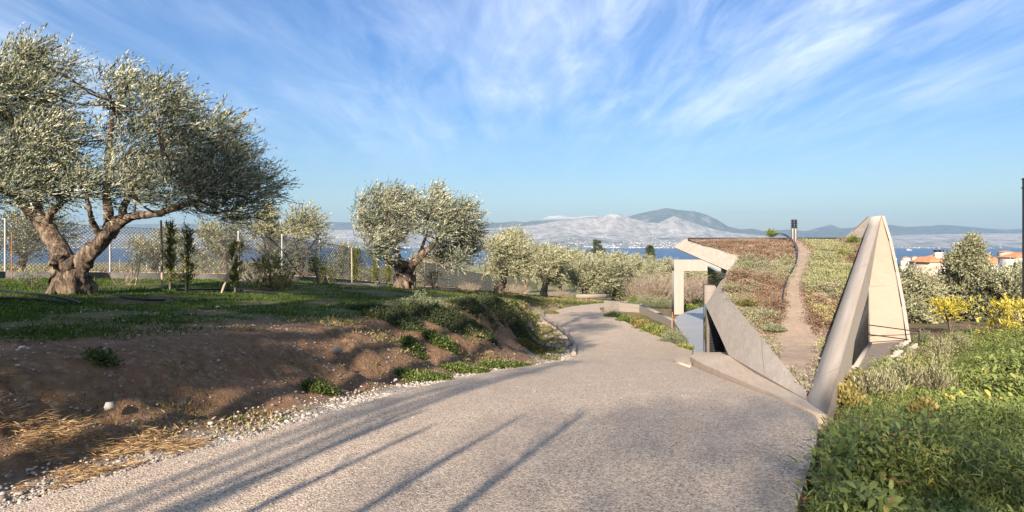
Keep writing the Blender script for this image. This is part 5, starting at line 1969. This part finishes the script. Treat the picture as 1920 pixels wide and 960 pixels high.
# dry grass in the field beyond the fence
N = 26000
d = 30 + 45 * rng.random(N)
px_ = rng.uniform(0, 1010, N)
x = (px_ - 960) / F * d
keep = (vnoise(x * .3, d * .3, 12) > .4) & (x < np.interp(d, [p[1] for p in posts], [p[0] for p in posts]) + .5)
x, y = x[keep], d[keep]
n = len(x)
mb = MB()
leaf_quads(mb, np.stack([x, y, gz(x, y) - .02], -1), nrm(rng.normal(size=(n, 3)) * .35 + np.array([.2, 0, 1])), .42 * rng.uniform(.4, 1.3, n), .05, np.clip(rng.normal(.6, .2, n), 0, 1))
tag(mb.build('dry_grass', M['drygrass'], attr=True), kind='stuff')
# straw raked to the lower left
N = 15000
y = rng.uniform(4.0, 5.5, N)
s_ = rng.uniform(0.3, 2.2, N)
x = xl(y) - s_
dens = fbm(x * 1.6, y * 2.2, 91, 3)
keep = (dens > .45) & (fbm(x * 5, y * 6, 95, 2) > .42)
x, y = x[keep], y[keep]
n = len(x)
a = rng.normal(.2, 1.0, n)
dr = nrm(np.stack([np.cos(a), np.sin(a), rng.normal(.05, .16, n)], -1))
mb = MB()
leaf_quads(mb, np.stack([x, y, gz(x, y, True) + .015 + .035 * rng.random(n)], -1), dr, rng.uniform(.03, .15, n), rng.uniform(.003, .006, n), np.clip(rng.normal(.42, .3, n), 0, 1))
tag(mb.build('straw', M['straw'], attr=True), kind='stuff')

# ------------------------------------------------------------------ garden on the right
mb = MB()
N = 26000
d = 3.4 + 13.5 * rng.random(N) ** 1.35
px_ = rng.uniform(1470, 2080, N)
x = (px_ - 960) / F * d
_, qq = parts(x, d)
blade_x = 3.26 + (d - 6.35) * .6402
edge_x = np.where(d > 11.2, np.interp(d, [11.2, 14.9], [6.95, 9.95]), np.where(d > 6.4, blade_x + .12, -99))
keep = (qq > .12) & (x > edge_x) & (d < 16.4 + .6 * rng.random(N))
lav_zone = (px_ < 1790) & (d > 8.2)
keep &= ~(lav_zone & (rng.random(N) < .5))
x, y, px_ = x[keep], d[keep], px_[keep]
n = len(x)
z = gz(x, y, True)
kind = vnoise(x * 1.3, y * 1.3, 101)
size = np.clip(.045 + .085 * kind ** 2 + rng.normal(0, .018, n), .03, .17) * np.interp(y, [3, 8, 16], [1, .85, .8])
tone = .30 + .62 * fbm(x * .8, y * .8, 111, 3) + rng.normal(0, .12, n)
odd = rng.random(n)
tone = np.where(odd > .965, .93, np.where((odd > .93) & (px_ < 1790), 1.0, np.clip(tone, 0, .8)))
nlf = 10
a = rng.uniform(0, 6.28, (n, nlf))
el = rng.uniform(.15, 1.25, (n, nlf))
dr = np.stack([np.cos(a) * np.cos(el), np.sin(a) * np.cos(el), np.sin(el)], -1).reshape(-1, 3)
Lf = np.repeat(size, nlf) * rng.uniform(.6, 1.3, n * nlf)
Wf = Lf * np.repeat(np.where(kind > .5, .30, .14), nlf)
bs = np.repeat(np.stack([x, y, z], -1), nlf, 0) + rng.normal(size=(n * nlf, 3)) * np.array([.05, .05, .0]) + np.array([0, 0, 1.0]) * (rng.random(n * nlf) * np.repeat(size * (.9 + 3.8 * sstep(.45, .85, vnoise(x * 1.1, y * 1.1, 171))), nlf))[:, None]
tt = np.clip(np.repeat(tone, nlf) + rng.normal(0, .05, n * nlf), 0, 1)
# a leaf: three bent quads
side = nrm(np.cross(dr, rng.normal(size=dr.shape) * .35 + np.array([0, 0, 1])))
nn = np.cross(side, dr)
L1, W1 = Lf[:, None], Wf[:, None]
dn = np.array([0, 0, -1.0])
m0 = bs + dr * L1 * .38
m1 = bs + dr * L1 * .72 + dn * L1 * .08
tp = bs + dr * L1 + dn * L1 * .28
v = np.stack([bs, m0 + side * W1 * .5 + nn * L1 * .04, m0 - side * W1 * .5 + nn * L1 * .04, m1 + side * W1 * .36, m1 - side * W1 * .36, tp], 1)
i = np.arange(len(bs))[:, None, None] * 6
mb.add(v.reshape(-1, 3), (i + np.array([[0, 1, 2]])[None]).reshape(-1, 3), tt)
mb.add(np.zeros((0, 3)), np.zeros((0, 3), int))
mb2 = MB()
mb2.add(v.reshape(-1, 3), (i + np.array([[0, 2, 1], [1, 2, 4], [1, 4, 3], [3, 4, 5]])[None]).reshape(-1, 3), np.repeat(tt, 4))
tag(mb2.build('weeds', M['weeds'], attr=True), kind='stuff')
# fine grass between them
N = 4000
d = 3.4 + 14 * rng.random(N) ** 1.3
px_ = rng.uniform(1470, 2050, N)
x = (px_ - 960) / F * d
_, qq = parts(x, d)
edge_x = np.where(d > 11.2, np.interp(d, [11.2, 14.9], [6.95, 9.95]), np.where(d > 6.4, 3.26 + (d - 6.35) * .6402 + .1, -99))
keep = (qq > .06) & (x > edge_x) & (vnoise(x * 1.7, d * 1.7, 131) > .3) & (d < 16.8)
x, y = x[keep], d[keep]
n = len(x)
mb = MB()
leaf_quads(mb, np.stack([x, y, gz(x, y, True) - .01], -1), nrm(rng.normal(size=(n, 3)) * np.array([.6, .6, .2]) + np.array([.15, 0, .9])), .12 * rng.uniform(.5, 1.7, n), .008 + .0008 * y, np.clip(rng.normal(.42, .2, n), 0, .9))
tag(mb.build('garden_grass', M['weeds'], attr=True), kind='stuff')

GV = 'lavender shrubs in the right hand garden'
for px, row, h, w, mat, t0, lab in [(1702, 735, .48, .62, 'lav', .62, 'pale tall lavender bush in the middle of the garden row, left of the pair'), (1753, 738, .46, .55, 'lav', .6, 'pale lavender bush right of the middle one, front row'), (1658, 745, .36, .5, 'lav', .6, 'pale lavender bush at the front left of the garden'),
                                    (1628, 742, .32, .42, 'lav', .55, 'small lavender bush nearest the concrete blade'), (1716, 690, .4, .5, 'lav', .6, 'lavender bush in the second row'), (1757, 690, .55, .6, 'lav', .62, 'tallest lavender bush of the second row'), (1765, 667, .45, .6, 'lav', .55, 'lavender bush behind the tallest one'),
                                    (1797, 656, .42, .6, 'lav', .55, 'grey lavender bush under the yellow sapling'), (1733, 645, .35, .5, 'lavg', .5, 'small grey bush at the end of the handrail'), (1662, 700, .3, .45, 'lavg', .5, 'grey bush by the rubble edging'), (1690, 672, .3, .45, 'lavg', .45, 'small grey bush at the far end of the rubble edging'),
                                    (1733, 785, .20, .2, 'mixed', .6, 'orange and yellow autumn plant in the middle of the weeds'), (1588, 765, .26, .32, 'mixed', .65, 'yellowish plant at the foot of the concrete blade'), (1605, 735, .24, .3, 'mixed', .55, 'ochre plant against the blade wall')]:
    b = ground_hit(px, row)
    mound('lavender', b, h, w, lab, 'shrub', GV if mat.startswith('lav') else 'autumn plants in the garden', mat, 170, .3, .05, .010 if mat.startswith('lav') else .03, t0)

# lamp post at the right border
lp_ = empty('lamp_post', P(1923, 19), 'dark slim metal post cut by the right edge of the view', 'post')
mb = MB()
b = P(1923, 19)
tp = U(1923, 338, 19)
mb.tube([b, (b + tp) / 2, tp], .085, 10)
mb.build('pole', M['dark'], lp_, smooth=True)
mb = MB()
mb.tube([tp, tp + (0, 0, .03), tp + (0, 0, .031), tp + (0, 0, .07)], [.085, .085, .12, .08], 10)
mb.tube([tp + (0, 0, -.25), tp + (0, 0, -.22)], [.115, .115], 10)
mb.build('pole_cap', M['dark'], lp_)


# ------------------------------------------------------------------ houses
def villa(name, px, d, wpx, eave_row, ridge_row, label, group, depth=None, wall='cream', base_drop=4.0, windows=(), chimney=None, solar=False, hip=True, rot=0.0):
    w = wpx / F * d
    dep = depth or w * .8
    x0 = (px - 960) / F * d
    ze = (HZ - eave_row) / F * d
    zt = (HZ - ridge_row) / F * d
    zb = gz1(x0, d) if base_drop is None else ze - base_drop
    root = empty(name, (x0, d, zb), label, 'house', group)
    root.rotation_euler = (0, 0, rot)
    # built around the origin of the root
    mb = MB()
    mb.box((x0, d + dep / 2, (zb + ze) / 2 - 1), (w * .92, dep * .92, ze - zb + 2))
    mb.build('wall', M[wall], root)
    mb = MB()
    e = [(x0 - w / 2, d, ze), (x0 + w / 2, d, ze), (x0 + w / 2, d + dep, ze), (x0 - w / 2, d + dep, ze)]
    if hip:
        hw = max(w / 2 - dep * .42, .05 * w)
        rdg = [(x0 - hw, d + dep / 2, zt), (x0 + hw, d + dep / 2, zt)]
    else:
        rdg = [(x0 - w / 2, d + dep / 2, zt), (x0 + w / 2, d + dep / 2, zt)]
    mb.add(e + rdg, [[0, 1, 5, 4], [2, 3, 4, 5]])
    mb.add(e + rdg, [[1, 2, 5], [3, 0, 4]])
    mb.add(e, [[3, 2, 1, 0]])
    mb.build('roof', M['tiles'], root)
    for wx_, wrow, ww, wh in windows:
        c = U(wx_, wrow, d)
        s1, s2 = ww / F * d, wh / F * d
        mb = MB()
        yf = d + dep * .04
        mb.box((c[0], yf - .03, c[2]), (s1 * 1.5, .06, s2 * 1.2))
        fo = mb.build('window_frame', M['white'], root)
        mb = MB()
        mb.box((c[0], yf - .075, c[2]), (s1, .05, s2))
        mb.build('pane', M['shutter'] if ww > 6 else M['glass'], fo)
    if chimney:
        cpx, ctop, cw = chimney
        c = U(cpx, ctop, d + dep * .35)
        cw_ = cw / F * d
        mb = MB()
        mb.box((c[0], c[1], (c[2] + ze) / 2), (cw_, cw_ * .8, c[2] - ze))
        co = mb.build('chimney', M['white'], root)
        mb = MB()
        for sx in (-1, 1):
            mb.box((c[0] + sx * cw_ * .4, c[1], c[2] + cw_ * .12), (cw_ * .2, cw_ * .8, cw_ * .24))
        mb.box((c[0], c[1], c[2] + cw_ * .3), (cw_ * 1.1, cw_ * .95, cw_ * .12))
        mb.build('chimney_cap', M['void'], co)
    if solar:
        mb = MB()
        a, b = np.array(e[0]), np.array(e[1])
        r0, r1 = np.array(rdg[0]), np.array(rdg[1])

        def rp(u, v):
            return (a * (1 - u) + b * u) * (1 - v) + (r0 * (1 - u) + r1 * u) * v + np.array([0, -.05, .08])
        mb.prism([rp(.08, .45), rp(.5, .45), rp(.42, .95), rp(.02, .95)], (0, -.03, .06))
        mb.build('solar_panel', M['solar'], root)
    return root


GH = 'tiled houses behind the hedge'
villa('tiled_house', 1785, 78, 84, 492, 478, 'peach walled house with terracotta roof and white chimney behind the pointed olive', GH, windows=[(1760.5, 514, 3, 14), (1768.5, 508, 2, 9)], chimney=(1760, 473, 12), base_drop=6)
villa('tiled_house', 1862, 72, 78, 498, 476, 'white house with terracotta hip roof and dark solar panel', GH, wall='white', solar=True, base_drop=5)
villa('tiled_house', 1935, 58, 60, 483, 473, 'white house with blue shutters cut by the right edge', GH, wall='white', windows=[(1910, 498, 7, 14), (1916, 498, 7, 14)], base_drop=5)
villa('tiled_house', 1735, 150, 22, 509, 505, 'low orange roof peeping over the hedge by the fin', GH, base_drop=3)
villa('tiled_house', 790, 105, 34, 484, 478, 'red roofed house showing between the limbs of the second olive', GH, base_drop=4)
GT = 'white houses of the village above the sea'
for i, (px, d, w, er, rr2, lab) in enumerate([(1678, 900, 8, 484, 482, 'white village house at the far left by the fin'), (1702, 880, 12, 484, 481, 'white village house on the left of the village skyline'), (1718, 860, 10, 483, 480, 'white village house, second on the village skyline'), (1732, 850, 16, 485, 481, 'long white village house in the middle of the village'),
                                              (1748, 840, 10, 485, 482, 'white village house left of the peach house chimney'), (1712, 700, 12, 491, 488, 'red roofed village house below the skyline'), (1718, 640, 14, 494, 491, 'bright white village house nearest above the hedge'), (1698, 600, 12, 498, 496, 'low red roofed village house at left'), (1735, 720, 10, 490, 487, 'small white village house below the long one'),
                                              (1696, 780, 9, 489, 486, 'small white village house left of the red roofed one'), (1742, 780, 8, 488, 486, 'small village house right of the long white one')]):
    villa('village_house', px, d, w, er, rr2, lab, GT, wall='white', base_drop=6)
villa('village_house', 1893, 330, 22, 473, 470, 'pale pink flat building on the wooded rise at right', GT, wall='cream', base_drop=5)
villa('village_house', 1893, 240, 16, 481, 477, 'round white house on the rise above the solar roof', GT, wall='white', base_drop=4)
# bushes on the village slope
vb = [(1690, 560, 10), (1708, 620, 12), (1728, 560, 16), (1745, 600, 14), (1680, 520, 12), (1715, 540, 12), (1738, 500, 14), (1755, 700, 10), (1685, 700, 10), (1725, 690, 8), (1870, 300, 16), (1905, 310, 16), (1850, 320, 10), (1882, 260, 12), (1910, 250, 14)]
src = None
for i, (px, d, w) in enumerate(vb):
    b = P(px, d)
    if src is None:
        src = root = empty('village_tree', b, '', 'tree')
        cb = MB()
        for k in range(9):
            sprigs(cb, b + rng.normal(size=3) * np.array([1.6, 1.6, .7]) + np.array([0, 0, 2.0]), (1.4, 1.4, 1.2), 30, 6, .9, .7, .28, wk=.1)
        cb.build('crown', M['pine'], root, attr=True)
        tb = MB()
        tb.tube([b + (0, 0, -.5), b + (0, 0, 2)], .2, 6)
        tb.build('trunk', M['branch'], root)
    else:
        root = copy_tree(src, b)
    sc = w / F * d / 5.0
    root.scale = (sc, sc, sc * .8)
    tag(root, 'dark green tree dotted among the village houses on the slope' if px < 1800 else 'dark green tree on the wooded rise behind the solar roof', 'tree', 'dark trees among the village' if px < 1800 else 'dark trees on the rise at right')
mb = MB()
b = np.array([(1705 - 960) / F * 7200, 7200, -90.0])
mb.prism([b + (-28, 0, 0), b + (28, 0, 0), b + (34, 0, 7), b + (-32, 0, 7)], (0, 12, 0))
mb.box(b + (-8, 6, 12), (30, 9, 10))
tag(recentre(mb.build('ferry', M['white']), b), 'tiny white ship far out on the blue gulf', 'ship')
# thin pole in the meadow
mb = MB()
b = P(1170, 95)
mb.tube([b, b + (0, 0, 4.4)], .09, 6)
tag(recentre(mb.build('utility_pole', M['stake']), b), 'thin wooden pole standing at the meadow before the sea', 'pole')
# stacked stones and a white washed stump at the road bend
mb = MB()
b = P(1100, 48)
mb.box(b + (.3, 0, .25), (2.4, .5, .3), .15)
mb.box(b + (-.2, .2, .1), (.8, .5, .25), .5)
tag(mb.build('stone_bench', M['lowwall']), 'low slab of concrete lying under the bushy olive at the bend', 'slab')

# ------------------------------------------------------------------ trees behind the viewpoint whose shade falls into view
GC = 'trees standing behind the viewpoint'


def shade_tree(tx, ty, rad_, t_, n, label, tz=-1.6):
    c = np.array([tx, ty, tz]) - np.array(LDIR) * t_
    b = np.array([c[0], c[1], gz1(c[0], c[1])])
    root = empty('roadside_tree', b, label, 'tree', GC)
    tb = MB()
    limb(tb, [b, (b + c) / 2 + (.1, 0, 0), c], .2, .08, 8, 8)
    tb.build('trunk', M['bark'], root, smooth=True)
    cb = MB()
    for k in range(10):
        o = nrm(rng.normal(size=3)) * rad_ * .55
        sprigs(cb, c + o * np.array([1, 1, .6]), (rad_ * .5, rad_ * .5, rad_ * .32), n // 140, 14, .6, .16, .06)
    cb.build('crown', M['olive_far'], root, attr=True)


for k, (tx, ty, r, t_, n) in enumerate([(-4.6, 8.8, 1.7, 19, 9000), (-4.0, 7.6, .8, 18, 5000), (-7.5, 12.5, 1.8, 22, 7000), (-12.5, 13.0, 1.8, 23, 6000), (-4.0, 17.0, 1.6, 24, 6000),  (-7.0, 8.0, 2.2, 21, 10000), (-10.5, 9.0, 2.4, 20, 10000), (-4.4, 12.2, 1.6, 21, 7000), (-8.0, 5.0, 2.0, 18, 9000), (-14.0, 7.5, 2.2, 19, 8000), (0.0, 15.5, 1.3, 22, 5000),
                                        (2.7, 3.9, .9, 19, 300), (3.8, 4.5, .9, 20, 300)]):
    shade_tree(tx, ty, r, t_, n, 'olive tree behind the viewpoint casting shade on the %s' % ('grass bank' if tx < 2 else 'garden'))
for tx, ty, r, t_, n in [(2.6, 25.0, 1.5, 38, 1700), (3.6, 30.0, 1.7, 42, 2000)]:
    shade_tree(tx, ty, r, t_, n, 'tall olive tree behind the viewpoint whose shade falls on the far bend', -3.5)


def feathery_tree(tx, ty, rad_, t_, leaf, label, tz=-1.7):
    c = np.array([tx, ty, tz]) - np.array(LDIR) * t_
    b = np.array([c[0], c[1], gz1(c[0], c[1])])
    root = empty('pine_tree', b, label, 'tree', 'pines standing behind the viewpoint')
    tb = MB()
    limb(tb, [b, (b + c) / 2 + (.05, 0, 0), c], .09, .04, 8, 8)
    tb.build('trunk', M['bark'], root, smooth=True)
    cb = MB()
    sprigs(cb, c, (rad_, rad_, rad_ * .5), int(leaf * 4 * rad_ * rad_), 4, .3, .11, .018, wk=.2, p=3.0)
    cb.build('crown', M['pine'], root, attr=True)


for tx, ty, r, t_, lf in [(0.6, 4.0, 1.7, 30, 105), (1.9, 4.6, 1.7, 32, 105), (3.0, 5.0, 1.4, 31, 105), (-1.75, 6.4, .26, 22, 520), (-1.0, 8.0, .26, 23, 520), (-0.2, 9.6, .26, 24, 520), (.5, 11.2, .26, 24, 520)]:
    feathery_tree(tx, ty, r, t_, lf, 'feathery pine behind the viewpoint casting thin shade on the road')
for k, (px, row) in enumerate([(1095, 775), (970, 784), (815, 796), (800, 768)]):
    x, y = on_road(px, row)
    tp = np.array([x, y, gy(y)]) - np.array(LDIR) * 10.2
    b = np.array([tp[0] - .9, tp[1], gz1(tp[0] - .9, tp[1])])
    root = empty('bare_sapling', b, 'slender bare poplar sapling behind the viewpoint', 'sapling', 'bare saplings behind the viewpoint')
    mb = MB()
    mb.tube(bez([b, b * .5 + tp * .5 + (.04, 0, 0), tp], 10), np.linspace(.085, .02, 10), 7)
    mb.build('trunk', M['branch'], root, smooth=True)
    mb = MB()
    for j in range(16):
        u = rng.uniform(.35, .98)
        p = b * (1 - u) + tp * u
        mb.tube([p, p + (rng.normal() * .05, rng.normal() * .05, .22), p + (rng.normal() * .08, rng.normal() * .08, .5 * (1.1 - u))], [.012, .009, .004], 4)
    tag(mb.build('branch', M['branch'], root), kind='stuff')

# ------------------------------------------------------------------ air
mb = MB()
mb.box((0, 7300, 452), (46000, 27000, 1128))
mv = bpy.data.materials.new('air')
mv.use_nodes = True
nt = mv.node_tree
nt.nodes.clear()
oo = nt.nodes.new('ShaderNodeOutputMaterial')
pv = nt.nodes.new('ShaderNodeVolumePrincipled')
pv.inputs['Color'].default_value = (0.42, 0.69, 1.0, 1)
pv.inputs['Density'].default_value = 4.4e-5
pv.inputs['Anisotropy'].default_value = 0.2
nt.links.new(pv.outputs[0], oo.inputs['Volume'])
tag(mb.build('haze', mv), kind='stuff')
